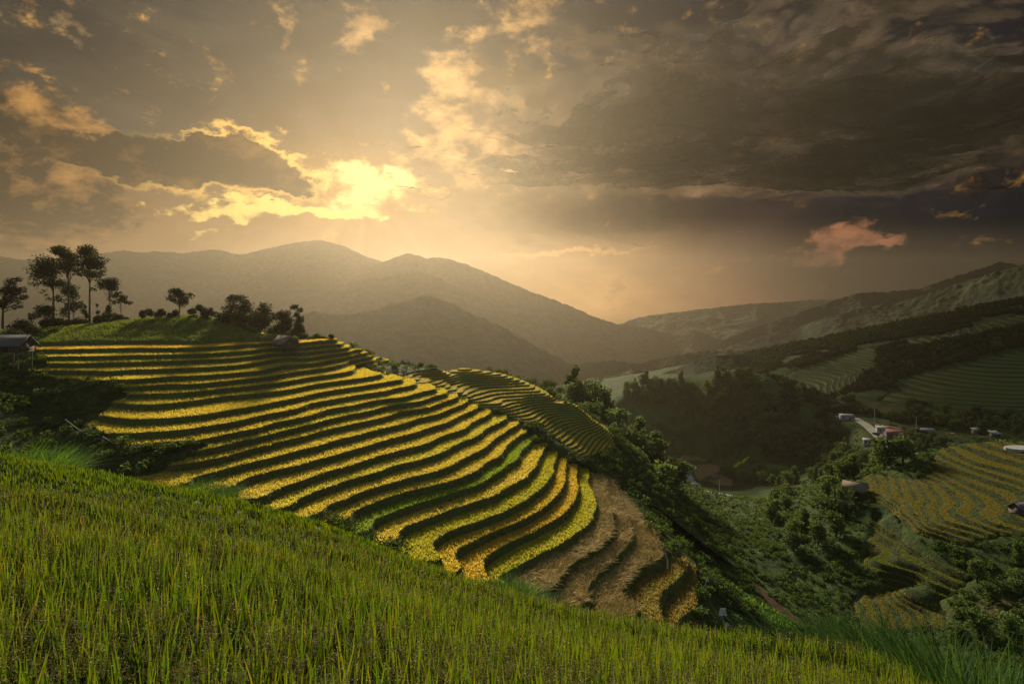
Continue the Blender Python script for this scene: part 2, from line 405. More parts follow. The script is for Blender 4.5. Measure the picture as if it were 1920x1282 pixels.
REAR = {1: [(554,642),(594,641),(634,638)], 2: [(586,651),(616,648),(646,643.5)], 3: [(609,658),(660,649.5)], 4: [(640,664),(679,656)],
        5: [(660,669),(691,661)], 6: [(662,677),(703,666)], 7: [(667,685),(690,680),(717,670.5)], 8: [(690,690),(710,685),(730,676.5)], 9: [(716,693),(739,682)]}
def _ctrl():
    pts = []
    for k, L in LIP.items():
        for (u, v) in L: pts.append(Pz(u, v, zlip(k)))
    for k, L in REAR.items():
        for (u, v) in L: pts.append(Pz(u, v, zk(k)-0.2))
    # crest of the ridge and the ground falling away behind it
    crest = [(690,691,-19.2),(728,698,-20.6),(760,705,-21.8),(800,716,-23.2),(850,731,-25.2),(890,744,-27.0),(930,757,-28.9),(960,772,-30.6),(990,787,-32.2)]
    for (u, v, z) in crest:
        p = Pz(u, v, zc(z)); pts.append(p)
        pts.append(p + [1.2, 3.0, -0.35]); pts.append(p + [2.5, 11, -4.2]); pts.append(p + [5, 26, -13])
    # skyline of the rear terraces: falls away beyond
    for (u, v, z) in [(634,637,-11.0),(679,655,-14.6),(717,670,-18.0),(739,681,-20.3)]:
        p = Pz(u, v, zc(z)); pts.append(p + [1, 14, -5]); pts.append(p + [3, 32, -15])
    # grassy knoll on top
    for (u, v, Y) in [(350,600,128),(280,602,127),(230,609,125),(170,620,121),(110,634,115),(430,612,128),(480,627,127),(300,622,121),(400,622,122),(200,632,116)]:
        pts.append(P(u, v, Y))
    for (u, v, Y, dy, dz) in [(350,600,128,22,-3),(230,609,125,25,-1),(430,612,128,22,-4),(120,615,132,8,0),(40,640,128,10,2),(350,600,128,60,-16),(100,610,130,60,-12),(-60,630,130,60,-10)]:
        p = P(u, v, Y); pts.append(p + [0, dy, dz])
    # bushy gully on the left
    for (u, v, Y) in [(-40,650,112),(-40,690,98),(0,700,96),(-20,760,84),(60,740,92),(100,765,88),(40,820,76),(120,845,74),(-20,850,64),(60,880,62),(180,870,71),(-90,800,78)]:
        pts.append(P(u, v, Y))
    for (u, v, z) in [(545,634,-9.9),(580,636,-10.4),(615,637,-10.8)]:
        p = Pz(u, v, z); pts.append(p); pts.append(p + [0.5, 10, -3]); pts.append(p + [1, 26, -12])
    for k, (u, v) in [(13,(235,888)),(14,(303,915)),(16,(442,937)),(18,(586,966)),(20,(690,994)),(22,(829,1047)),(24,(920,1086)),(27,(1104,1128)),(30,(1262,1180))]:
        p = Pz(u, v, zlip(k)); pts.append(p + [-0.4, -5, -2.6]); pts.append(p + [-0.8, -11, -5.2])
    # the flank on the right breaks off towards the valley
    for k, (u, v), (dx, dy, dz) in [(19,(991,795),(9,9,-8)),(20,(1005,803),(9,8,-9)),(22,(1046,826),(9,7,-9)),(24,(1068,840),(9,6,-9)),(26,(1108,861),(9,4,-9)),(27,(1136,883),(10,2,-9)),
                                    (28,(1175,918),(10,0,-9)),(28,(1205,972),(10,-2,-8)),(28,(1243,1030),(9,-3,-8)),(30,(1305,1052),(7,-1,-6)),(30,(1311,1100),(6,-2,-5)),(30,(1300,1140),(5,-4,-4))]:
        p = Pz(u, v, zlip(k)); pts.append(p + [dx, dy, dz]); pts.append(p + np.array([dx, dy, dz*1.1])*2.6)
    return np.array(pts)
HPTS = _ctrl()
HILL = TPS(HPTS, lam=2e-4, scale=40)
def _poly():
    left = [(0,(55,643)),(1,(56,655)),(2,(70,669)),(3,(84,681)),(4,(58,695)),(5,(168,713)),(6,(218,725)),(7,(232,739)),(8,(206,752)),(9,(184,776)),(10,(146,795)),(11,(222,838)),(12,(385,838)),(13,(225,892)),(14,(250,930)),(17,(400,1000)),(21,(600,1040)),(24,(840,1100)),(30,(1230,1200))]
    right = [(30,(1318,1160)),(30,(1316,1110)),(30,(1314,1077)),(30,(1307,1048)),(28,(1250,1032)),(28,(1232,997)),(28,(1208,970)),(28,(1188,942)),(27,(1154,897)),(26,(1110,858)),(25,(1084,845)),(24,(1066,837)),(22,(1046,824)),(21,(1028,813)),(20,(1004,800))]
    pl = [Pz(u, v, zlip(k))[:2] for k, (u, v) in left] + [Pz(u, v, zlip(k))[:2] for k, (u, v) in right]
    for (u, v, z) in [(990,787,-32.2),(930,757,-28.9),(850,731,-25.2),(800,716,-23.2),(760,705,-21.8)]:
        pl.append(Pz(u, v, zc(z))[:2] + [3, 10])
    for (u, v, z) in [(742,681,-20.4),(717,670,-18.0),(679,655,-14.6),(634,637,-11.0)]:
        pl.append(Pz(u, v, zc(z))[:2] + [2, 9])
    pl += [P(528,630,142)[:2], P(480,630,152)[:2], P(350,600,156)[:2], P(230,609,152)[:2], P(130,620,136)[:2], P(85,637,116)[:2]]
    return np.array(pl)
HPOLY = _poly()

def profile(t, r, lip=0.05):
    """t = height steps below the top; flat paddy then a bank over the fraction r"""
    k = np.floor(t - r + 1e-9); f = t - k          # f in [r, 1+r)
    flat = f <= 1.0
    z = np.where(flat, k+1, k+1 + (f-1.0)/r)
    return z, k+1, flat, np.where(flat, (f-r)/(1-r), (f-1.0)/r)

def terraced(name, H, x0, x1, y0, y1, step, z0, dz, kmax, r, poly, mats, wobble=0.08, soft=1.2, seed=3, drop=0.25, clip=False):
    X, Y, T = grid(x0, x1, y0, y1, step)
    Hh = H(X, Y)
    t = (z0 - Hh)/dz
    t = t + wobble*fbm(X/9.0, Y/9.0, 3, seed) + 0.35*wobble*fbm(X/1.7, Y/1.7, 2, seed+5)
    if clip:
        keep = in_poly(X, Y, poly)[T].any(1); T = T[keep]
        us = np.unique(T); re = np.zeros(len(X), int); re[us] = np.arange(len(us)); X, Y, t, T = X[us], Y[us], t[us], re[T]
    levels = []
    for k in range(0, kmax+1): levels += [k, k+r]
    V, T = slice_levels(np.stack([X, Y, t], 1), T, levels)
    X, Y, t = V[:, 0], V[:, 1], V[:, 2]
    zt, k, flat, f = profile(t, r)
    ins = in_poly(X, Y, poly); d = dist_line(X, Y, poly)
    w = np.where(ins, np.clip(d/soft, 0, 1), 0.0); w = w*w*(3-2*w)
    kk = np.clip(k, 0, kmax)
    rough = fbm(X/3.3, Y/3.3, 3, seed+9)
    z_nat = z0 - dz*t - drop + rough*0.5
    z_ter = z0 - dz*zt
    lo = t < 0
    w = np.where(lo, 0.0, w); w = np.where(t > kmax+1, 0.0, w)
    z = z_nat*(1-w) + z_ter*w
    z = np.where(lo & ins, z0 - dz*t + rough*0.25, z)
    # triangle classes: 0 paddy, 1 bank, 2 wild ground
    tc = t[T].mean(1); kc = np.floor(tc - r); fc = tc - kc
    wc = w[T].mean(1)
    mi = np.where(wc < 0.5, 2, np.where(fc <= 1.0, 0, 1))
    wild_top = (tc < 0) & ins[T].all(1)
    mi = np.where(wild_top, 3, mi) if len(mats) > 3 else mi
    lev = kc + 1
    Vz = np.stack([X, Y, z], 1)
    # normals must point up
    e1 = Vz[T[:, 1]]-Vz[T[:, 0]]; e2 = Vz[T[:, 2]]-Vz[T[:, 0]]
    flip = (e1[:, 0]*e2[:, 1]-e1[:, 1]*e2[:, 0]) < 0
    T[flip] = T[flip][:, ::-1]
    # split vertices between classes so that the paddy edges stay crisp
    me = mesh_np(name, Vz, T, mats, False, {'level': np.floor(t - r + 1e-6)+1}, mi)
    a = me.attributes.new('lev', 'FLOAT', 'FACE'); a.data.foreach_set('value', lev.astype(np.float32))
    o = link(name, me); tag(o, kind='structure')
    return o, Vz, T, mi, lev
# ------------------------------------------------------------------ materials of the land
def new_mat(name):
    m = bpy.data.materials.new(name); m.use_nodes = True
    t = NT(m.node_tree); t.n.clear()
    out = t.node('ShaderNodeOutputMaterial')
    return m, t, out
def principled(t, out, col, rough=0.9, bump=None, bump_d=0.1, spec=0.2):
    b = t.node('ShaderNodeBsdfPrincipled'); t.put(b.inputs['Base Color'], col); t.put(b.inputs['Roughness'], rough)
    b.inputs['Specular IOR Level'].default_value = spec
    if bump is not None:
        bn = t.node('ShaderNodeBump'); t.put(bn.inputs['Height'], bump); bn.inputs['Strength'].default_value = 1.0; bn.inputs['Distance'].default_value = bump_d
        t.l.new(bn.outputs[0], b.inputs['Normal'])
    t.l.new(b.outputs[0], out.inputs[0]); return b
def opos(t):
    return E(t, t.node('ShaderNodeNewGeometry').outputs['Position'])
def leaf_bsdf(t, out, col, trans=0.45, tcol=None, rough=0.6, spec=0.25):
    """leaf: diffuse + light shining through"""
    b = t.node('ShaderNodeBsdfPrincipled'); t.put(b.inputs['Base Color'], col); b.inputs['Roughness'].default_value = rough
    b.inputs['Specular IOR Level'].default_value = spec
    tr = t.node('ShaderNodeBsdfTranslucent'); t.put(tr.inputs[0], tcol if tcol is not None else col)
    mx = t.node('ShaderNodeMixShader'); mx.inputs[0].default_value = trans
    t.l.new(b.outputs[0], mx.inputs[1]); t.l.new(tr.outputs[0], mx.inputs[2]); t.l.new(mx.outputs[0], out.inputs[0])

PADDY_STOPS = None
def level_palette(t, pal, n):
    """one colour for each paddy of the hill (they ripen unevenly)"""
    lev = t.attr('lev') if pal is not None else 0
    stops = []
    for i, c in enumerate(pal):
        stops.append((min(1.0, (i + 0.5)/n), c))
    node = t.node('ShaderNodeValToRGB'); cr = node.color_ramp; cr.interpolation = 'CONSTANT'
    while len(cr.elements) < len(pal): cr.elements.new(0.5)
    for i, (e, c) in enumerate(zip(cr.elements, pal)):
        e.position = min(1.0, max(0.0, (i - 0.5)/n)); e.color = tuple(c) + (1,)
    t.put(node.inputs[0], lev * (1.0/n))
    return E(t, node.outputs[0])

GOLD = (0.50, 0.385, 0.062); GOLD2 = (0.47, 0.405, 0.062); YGREEN = (0.36, 0.33, 0.034); GREEN = (0.20, 0.27, 0.028); STRAW = (0.38, 0.26, 0.08); OCHRE = (0.21, 0.155, 0.042)
HILL_PAL = {k: GOLD for k in range(31)}
for k in (0, 3, 12, 17): HILL_PAL[k] = GOLD2
HILL_PAL[1] = (0.53, 0.345, 0.055); HILL_PAL[20] = GREEN; HILL_PAL[22] = YGREEN; HILL_PAL[25] = YGREEN; HILL_PAL[23] = (0.48, 0.34, 0.044); HILL_PAL[24] = (0.50, 0.335, 0.05)
for k in (26, 27, 28): HILL_PAL[k] = STRAW
HILL_PAL[29] = OCHRE; HILL_PAL[30] = (0.22, 0.155, 0.042)

def mat_paddy(name, pal):
    m, t, out = new_mat(name)
    p = opos(t)
    lev = t.attr('lev')
    if pal is None:
        base = t.mix(t.smooth(t.noise(p, 0.06, 3), 0.36, 0.52), (0.24, 0.24, 0.03), (0.46, 0.33, 0.045))
    else:
        n = max(pal)+1
        w = t.node('ShaderNodeValToRGB')
        # colour ramps hold 32 stops: one for each paddy
        base = level_palette(t, [pal[i] for i in range(n)], n)
    g = t.noise(p, 3.5, 6, 0.7); g2 = t.noise(p, 0.22, 4, 0.6)
    k = t.lin(g, 0.25, 0.75, 0.72, 1.22) * t.lin(g2, 0.3, 0.7, 0.85, 1.15)
    col = t.mix(1.0, base, t.xyz(k, k, k), 'MULTIPLY')
    principled(t, out, col, 0.95, t.noise(p, 5.0, 6, 0.75), 0.35, 0.05)
    return m
def mat_bank(name, g=1.0):
    m, t, out = new_mat(name)
    p = opos(t)
    n1 = t.noise(p, 0.9, 5, 0.65); n2 = t.noise(p, 4.0, 6, 0.7); n3 = t.noise(p, 0.12, 3)
    col = t.mix(t.smooth(n1, 0.45, 0.66), (0.085*g, 0.120*g, 0.030*g), (0.155*g, 0.095*g, 0.038*g))
    col = t.mix(t.smooth(n3, 0.5, 0.7), col, (0.08*g, 0.13*g, 0.03*g))
    k = t.lin(n2, 0.25, 0.75, 0.55, 1.35)
    col = t.mix(1.0, col, t.xyz(k, k, k), 'MULTIPLY')
    principled(t, out, col, 0.97, n2, 0.5, 0.05)
    return m
def mat_wild(name, dark=(0.020, 0.032, 0.010), light=(0.045, 0.062, 0.017), dry=(0.085, 0.062, 0.026), dryness=0.62, sc=1.0, bump=0.8):
    m, t, out = new_mat(name)
    p = opos(t)
    n1 = t.noise(p, 0.14*sc, 6, 0.65, 0.6); n2 = t.noise(p, 1.6*sc, 7, 0.7); n3 = t.noise(p, 0.05*sc, 4, 0.55)
    col = t.mix(t.smooth(n1, 0.38, 0.62), dark, light)
    col = t.mix(t.smooth(n3 + (n2-0.5)*0.25, dryness, dryness+0.13), col, dry)
    k = t.lin(n2, 0.25, 0.75, 0.6, 1.4)
    col = t.mix(1.0, col, t.xyz(k, k, k), 'MULTIPLY')
    principled(t, out, col, 0.97, t.noise(p, 1.1*sc, 7, 0.72), bump/sc, 0.05)
    return m
M = {}
M['paddy'] = mat_paddy('ripe_paddy', HILL_PAL)
M['bank'] = mat_bank('paddy_bank')
M['wild'] = mat_wild('hill_scrub')
M['knoll'] = mat_wild('knoll_grass', (0.075, 0.105, 0.022), (0.13, 0.15, 0.035), (0.15, 0.12, 0.04), 0.6, 3.0)

hill, HV, HT, HMI, HLEV = terraced('terraced_hill', HILL, -165, 62, 46, 215, 0.62, Z0, DZ, 30, 0.13, HPOLY, [M['paddy'], M['bank'], M['wild'], M['knoll']], wobble=0.10)

# ------------------------------------------------------------------ the second spur behind the ridge, with finer terraces
SZ0, SDZ = -18.6, 0.40
SL = {1: [(763,708),(785,700),(814,694.6),(864,690)], 2: [(782,711),(808,703),(840,698),(895,693)], 3: [(794,717),(814,708),(849,704),(916,696)],
      4: [(809,720),(831,713.5),(874,705),(934,699)], 5: [(818,724),(840,715),(883,709),(948,702)], 6: [(833,727),(842,719.5),(874,712.6),(960,706)],
      7: [(850,730.6),(862,722),(900,716),(972,712)], 8: [(862,736),(876,725.5),(917,719.5),(982,716)], 9: [(873,739),(892,730),(969,722),(992,720)],
      10: [(885,741),(909,734),(969,729),(1002,725)], 11: [(900,745),(926,738),(972,734),(1012,730)], 12: [(914,749.5),(934,743.5),(980,740),(1022,736)],
      13: [(933,756),(943,749.5),(980,746),(1030,741)], 16: [(960,768),(1000,758),(1042,752),(1060,757)], 20: [(1008,787),(1060,772),(1092,768)], 24: [(1040,803),(1066,792),(1105,782)],
      28: [(1074,826),(1100,806),(1126,796)], 32: [(1105,850),(1118,832),(1140,812)], 36:[(1128,868),(1150,840)]}
def spur_height():
    pts = []
    for k, L in SL.items():
        for (u, v) in L: pts.append(Pz(u, v, SZ0 - SDZ*k))
        p = pts[-1]
        pts.append(p + [7, 6, -5]); pts.append(p + [22, 20, -22])
    for (u, v) in [(742,684),(775,688),(815,690)]:
        p = Pz(u, v, SZ0 + 0.6 if u > 760 else SZ0 + 1.0); pts.append(p); pts.append(p + [2, 10, -3]); pts.append(p + [4, 28, -14])
    for k in (1, 5, 9, 13, 16):
        p = Pz(*SL[k][0], SZ0 - SDZ*k); pts.append(p + [-6, -4, -1.2])
    return TPS(np.array(pts), lam=2e-4, scale=30)
SPUR = spur_height()
spoly = [Pz(*SL[k][0], SZ0-SDZ*k)[:2] + [-3, -2] for k in (1, 4, 7, 10, 13, 16, 20, 24, 28, 32, 36)] + [Pz(*SL[k][-1], SZ0-SDZ*k)[:2] + [1.5, 2.5] for k in (36, 32, 28, 24, 20, 16, 13, 10, 7, 4, 2, 1)] + [P(800, 689, 150)[:2] + [0, 5], P(745, 684, 143)[:2] + [0, 3]]
SPUR_PAL = None
M['spur_paddy'] = mat_paddy('spur_paddy', None)
spur, SV, ST, SMI, SLEV = terraced('terraced_spur', SPUR, -44, 44, 105, 180, 0.42, SZ0, SDZ, 36, 0.26, np.array(spoly), [M['spur_paddy'], M['bank'], M['wild']], wobble=0.15, soft=1.0, seed=31, drop=0.1)

# ------------------------------------------------------------------ the near slope the photographer stands on
FG_EDGE = [(-150,852,25),(0,860,25),(110,872,25),(200,890,25),(320,910,24.5),(450,936,24),(540,958,23.5),(640,985,22),(700,1008,20.5),(760,1035,19),(850,1070,17.5),(930,1098,16.5),(1040,1125,15.5),(1150,1150,14.5),(1280,1172,13.5),(1400,1193,12.5),(1500,1212,11.5),(1600,1233,10.5),(1700,1258,9.3),(1780,1282,8.2),(1900,1325,6.8),(2050,1380,5.5)]
FG_EDGE = [(u, v+12, y) for u, v, y in FG_EDGE]      # the crop stands a little above its own ground line
RICE_H = 0.45
def fg_height():
    pts = []
    for (u, v, Ye) in FG_EDGE:
        Yn = 2.7 + 0.35*max(0, (960-u)/960.0)
        vb = max(1330.0, v+70)
        for f in (0.0, 0.2, 0.45, 0.7, 0.88, 1.0):
            Y = 1.0/((1-f)/Yn + f/Ye); vv = vb + (v-vb)*f**0.96
            pts.append(P(u, vv, Y))
        e = P(u, v, Ye)
        dv = e/np.hypot(e[0], e[1]) if False else np.array([0.35, 0.94, 0])
        for dd, dz in ((2.2, -1.7), (5.5, -5.2), (12, -12.5), (24, -24)):
            pts.append(e + dv*dd + [0, 0, dz])
    pts = [p for p in pts]
    for x in (-6, -3, -1, 0, 1.0, 3.0): pts.append(np.array([x, 0.3, -1.25 - 0.21*x])); pts.append(np.array([x, -5, 0.9 - 0.21*x]))
    for x in (-14, 8): pts.append(np.array([x, 2.0, -1.9 - 0.21*x]))
    return TPS(np.array(pts), lam=3e-3, scale=10)
FG = fg_height()
def fg_step(x, y):
    """low bunds every couple of metres down the slope"""
    s = (0.50*x + 0.87*y)/2.3 + 0.35*fbm(x/6.0, y/6.0, 2, 77)
    f = s - np.floor(s)
    return 0.30*(np.where(f < 0.85, f/0.85, (1-f)/0.15) - 0.5)
def rice_h(y): return RICE_H*(1 - 0.55*np.clip((y-7)/9.0, 0, 1))     # rice shrunk with distance from the camera, to look finer
def fg_ground(x, y):
    return FG(x, y) - rice_h(y) + fg_step(x, y)*np.clip((y-6)/6.0, 0, 1)
def build_fg():
    xs, ys, T = grid(-62, 34, -6, 44, 0.35)
    z = fg_ground(xs, ys) + 0.06*fbm(xs/0.8, ys/0.8, 3, 5)
    m, t, out = new_mat('paddy_soil')
    p = opos(t); n = t.noise(p, 6.0, 5, 0.7)
    principled(t, out, t.mix(t.smooth(n, .4, .65), (0.028, 0.026, 0.010), (0.055, 0.062, 0.018)), 0.95, n, 0.1)
    o = link('field_slope', mesh_np('field_slope', np.stack([xs, ys, z], 1), T, [m], True)); tag(o, kind='structure')
build_fg()

# ------------------------------------------------------------------ the valley: slopes, gullies, wooded knoll and far bank as one sheet
VPTS = [
 # steep scrub slope right of the terraced hill
 (1160,850,150),(1210,850,165),(1250,880,190),(1290,935,215),(1220,930,135),(1260,1000,112),(1330,1060,100),(1340,985,135),(1300,950,165),(1350,960,180),(1400,1020,125),(1420,1100,100),(1345,1110,88),(1330,1160,76),(1400,1165,80),(1470,1185,82),(1500,1160,92),(1540,1200,86),(1600,1215,84),(1180,800,190),(1120,755,200),(1080,730,195),(1060,722,190),(1130,770,205),(1200,830,215),(1245,888,235),
 # gully bottom
 (1400,965,185),(1440,1000,155),(1470,1050,130),(1490,1110,107),(1520,1160,96),
 # scrub spur
 (1450,940,190),(1500,930,165),(1540,925,145),(1560,955,126),(1540,1010,112),(1550,1080,103),(1575,930,136),
 # behind the crest of the right-hand terraces
 (1740,875,200),(1800,890,210),(1900,900,215),(1650,893,180),(2000,900,215),
 # road shelf
 (1720,853,325),(1690,842,330),(1660,825,345),(1640,808,370),(1620,795,400),(1600,785,425),(1580,780,445),(1560,788,440),
 (1760,845,320),(1830,830,330),(1900,825,335),(2000,830,330),(1690,815,372),(1740,807,385),(1790,812,372),
 (1620,850,330),(1600,870,320),(1560,880,325),(1650,870,310),
 # road below, fields, stream
 (1270,908,400),(1300,917,385),(1340,924,372),(1380,932,360),(1290,880,440),(1275,865,470),(1330,880,440),(1360,900,410),(1390,890,415),(1310,900,412),(1420,925,345),(1500,912,335),(1480,930,300),(1420,962,290),(1340,958,310),(1280,940,330),
 # knoll with the wood
 (1390,870,425),(1440,870,405),(1480,840,415),(1530,880,375),(1570,850,390),(1590,830,400),(1560,800,430),(1520,765,450),(1490,735,465),(1440,718,465),(1400,712,462),(1360,712,470),(1330,722,478),(1310,742,488),(1280,740,500),(1240,728,512),(1200,728,520),(1170,735,528),(1140,752,540),(1125,770,540),(1150,790,510),(1200,820,490),(1250,840,480),(1330,840,455),(1360,810,445),(1380,770,445),(1420,770,435),(1480,790,425),(1290,800,485),(1340,780,465),
 # behind the knoll
 (1150,760,640),(1250,765,640),(1350,760,620),(1450,765,600),(1550,760,560),
 # far bank right: terraced shoulders
 (1560,745,500),(1620,760,470),(1700,775,440),(1800,780,430),(1900,790,420),(2000,790,420),(1600,730,540),(1640,715,555),(1690,700,560),(1750,690,545),(1830,690,520),(1920,700,500),(2020,700,490),(1760,740,470),(1840,740,460),(1920,745,450),
 (1680,668,640),(1740,650,650),(1830,632,640),(1920,620,620),(2020,600,610),
 (1470,700,760),(1520,680,780),(1600,655,800),(1680,636,810),(1760,625,810),(1840,605,800),(1920,585,790),(2020,560,780),(1500,725,700),(1560,715,680),(1640,690,690),
]
KL = [[(1800,832),(1840,845),(1880,858),(1925,873)],
 [(1787,842),(1809,856),(1834,867),(1865,875),(1920,891)],
 [(1756,842),(1771,853),(1791,863),(1818,874),(1849,884),(1880,894),(1920,906)],
 [(1748,853),(1779,869),(1802,880),(1834,892),(1873,905),(1899,912),(1925,925)],
 [(1740,864),(1756,875),(1779,888),(1810,900),(1849,917),(1885,937),(1905,955)],
 [(1745,880),(1788,905),(1806,914),(1827,925),(1843,941),(1840,966),(1865,980),(1930,1000)],
 [(1735,887),(1749,895),(1771,906),(1791,922),(1807,942),(1793,958),(1818,973),(1880,996)],
 [(1725,893),(1752,914),(1763,930),(1771,942),(1760,956),(1771,973),(1787,980),(1860,1003)],
 [(1715,895),(1728,907),(1737,925),(1745,940),(1738,955),(1748,972),(1775,988),(1840,1006)],
 [(1700,893),(1707,905),(1713,922),(1719,940),(1715,955),(1727,972),(1760,995),(1820,1015)],
 [(1680,890),(1686,903),(1692,920),(1696,935),(1690,948),(1704,968),(1738,996)],
 [(1660,886),(1666,897),(1673,912),(1672,925),(1663,938),(1680,962),(1712,990)],
 [(1640,886),(1652,903),(1650,915),(1640,930)], [(1620,893),(1630,906),(1625,920)], [(1600,897),(1608,908),(1604,922)]]
GL = [[(1659,969),(1691,1010),(1729,1037),(1766,1059),(1830,1085)], [(1640,962),(1648,999),(1691,1041),(1740,1067),(1804,1097)], [(1625,1012),(1650,1041),(1691,1067),(1740,1089),(1796,1112)], [(1619,1048),(1653,1071),(1702,1099),(1740,1118)]]
LL = [[(1757,1128),(1776,1150),(1772,1176)], [(1706,1106),(1724,1138),(1741,1171)], [(1683,1104),(1698,1136),(1716,1173)], [(1662,1108),(1676,1140),(1691,1177)], [(1640,1111),(1652,1144),(1666,1178)], [(1617,1112),(1630,1144),(1646,1178)], [(1596,1130),(1604,1148),(1613,1168)]]
K0, KD, G0, GD, L0, LD = -40.0, 0.45, -47.2, 0.8, -50.3, 0.45
RPTS = [Pz(u, v, K0-KD*i) for i, L in enumerate(KL) for u, v in L] + [Pz(u, v, G0-GD*i) for i, L in enumerate(GL) for u, v in L] + [Pz(u, v, L0-LD*i) for i, L in enumerate(LL) for u, v in L]
RPTS += [Pz(1900,834,-39.0), Pz(1850,828,-39.5), Pz(1950,850,-39.0), Pz(2020,880,-38.5), Pz(2020,960,-40.0), Pz(2020,1010,-42.0), Pz(1590,930,-48.5), Pz(1900,1060,-44.5), Pz(1860,1120,-47.5), Pz(1960,1100,-44.0), Pz(1840,1180,-48.0), Pz(1580,1160,-55.0), Pz(1600,1060,-52.0), Pz(1610,985,-49.5), Pz(1700,1210,-50.5), Pz(1790,1240,-47.0)]
RHT = TPS(np.array(RPTS), lam=5e-4, scale=25)
def valley_height():
    pts = [P(*q) for q in VPTS] + RPTS[::2]
    # wide surroundings
    for q in [(1000,800,260),(900,860,200),(760,900,230),(500,900,260),(1000,850,340),(800,850,360),(1120,790,430),(1000,790,500),(800,800,560),(500,820,600)]:
        pts.append(P(*q))
    return TPS(np.array(pts), lam=0.03, scale=100, kind='r15')
VAL = valley_height()
def val_z(x, y):
    d = np.hypot(x, y)
    a = np.clip((d-60)/120, 0.25, 1)
    return VAL(x, y) + a*(2.2*fbm(x/38.0, y/38.0, 4, 12) + 0.8*fbm(x/7.0, y/7.0, 3, 44)*np.clip((d-40)/60, 0.4, 1))
# ------------------------------------------------------------------ terraced patches that lie on the valley sides
def px_poly(pp): return np.array([P(*q)[:2] for q in pp])
PATCH = {
 'right': (np.array([Pz(*KL[i][0], K0-KD*i)[:2] for i in range(14, 1, -1)] + [Pz(1762,833,-39.8)[:2], Pz(1800,827,-39.6)[:2], Pz(1860,824,-39.2)[:2], Pz(1960,836,-38.8)[:2], Pz(2030,870,-38.6)[:2], Pz(2030,1000,-41.0)[:2]] + [Pz(KL[i][-1][0], KL[i][-1][1]+4, K0-KD*i)[:2] for i in (5, 6, 7, 8, 9, 10, 11, 12, 13, 14)]), KD),
 'green': (np.array([Pz(u, v, G0-GD*i)[:2] for i, (u, v) in [(1,(1636,955)),(0,(1662,962)),(0,(1700,1008)),(0,(1735,1032)),(0,(1775,1055)),(0,(1838,1082)),(1,(1812,1100)),(2,(1802,1116)),(3,(1742,1124)),(3,(1700,1106)),(3,(1650,1078)),(3,(1612,1048)),(2,(1618,1010)),(1,(1628,985))]]), GD),
 'low': (np.array([Pz(u, v, L0-LD*i)[:2] for i, (u, v) in [(6,(1590,1126)),(5,(1618,1106)),(3,(1664,1103)),(1,(1710,1101)),(0,(1762,1120)),(0,(1788,1150)),(0,(1780,1182)),(1,(1744,1178)),(3,(1692,1184)),(5,(1646,1184)),(6,(1608,1172))]]), LD),
 'far_right': (px_poly([(1640,742,478),(1700,700,545),(1760,684,535),(1850,660,560),(2040,640,560),(2040,770,430),(1900,782,424),(1780,760,445),(1700,752,465)]), 2.2),
 'shoulder': (px_poly([(1465,735,640),(1475,700,760),(1540,676,780),(1600,658,795),(1650,650,790),(1640,690,680),(1610,720,600),(1540,742,560)]), 2.6),
 'upper': (px_poly([(1690,640,780),(1760,628,800),(1840,608,800),(1930,590,780),(2040,570,770),(2040,622,620),(1920,628,640),(1820,640,650),(1740,655,660)]), 3.0),
}
def patch_w(x, y, grow=0.0):
    w = np.zeros(np.shape(x))
    for pl, dz in PATCH.values():
        ins = in_poly(x, y, pl)
        if ins.any():
            d = np.zeros(np.shape(x)); d[ins] = dist_line(x[ins], y[ins], pl); w = np.maximum(w, np.clip(d/3.0, 0, 1)*ins)
    return w
ROADS = [  # (centre line from the photograph, half width)
 ([(1600,783,432),(1612,789,415),(1628,799,395),(1642,812,372),(1655,824,350),(1672,837,335),(1692,845,325),(1716,853,318),(1760,860,312),(1820,858,312),(1900,855,312)], 3.4),
 ([(1640,794,405),(1668,800,398),(1700,806,390),(1740,809,384),(1790,812,376)], 1.3),
 ([(1240,904,405),(1272,911,396),(1300,917,386),(1340,925,371),(1375,930,360),(1400,940,340)], 2.7),
]
ROADLINES = [(np.array([P(*q) for q in L]), hw) for L, hw in ROADS]
def road_blend(x, y, z):
    """the ground is levelled across each road"""
    for L, hw in ROADLINES:
        d = np.full(np.shape(x), 1e9); zz = np.zeros(np.shape(x))
        for i in range(1, len(L)):
            a, b = L[i-1], L[i]; ab = b-a; l2 = ab[0]**2+ab[1]**2
            t = np.clip(((x-a[0])*ab[0]+(y-a[1])*ab[1])/l2, 0, 1)
            di = np.hypot(x-a[0]-t*ab[0], y-a[1]-t*ab[1]); c = di < d
            d = np.where(c, di, d); zz = np.where(c, a[2]+t*ab[2], zz)
        w = np.clip(1 - (d-hw*1.5)/12.0, 0, 1); w = w*w*(3-2*w)
        z = z*(1-w) + (zz-0.12)*w
    return z
def ground_z(x, y):
    x = np.asarray(x, float); y = np.asarray(y, float)
    w = patch_w(x, y)
    base = VAL(x, y)
    z = val_z(x, y)
    near = (y < 190) & (x > 45)
    if near.any():
        wn = np.zeros(np.shape(x)); wn[near] = patch_w(x[near], y[near]); base = base.copy()
        sel = near & (wn > 0); base[sel] = RHT(x[sel], y[sel])
    z = z*(1-w) + (base-1.6)*w
    return road_blend(x, y, z)

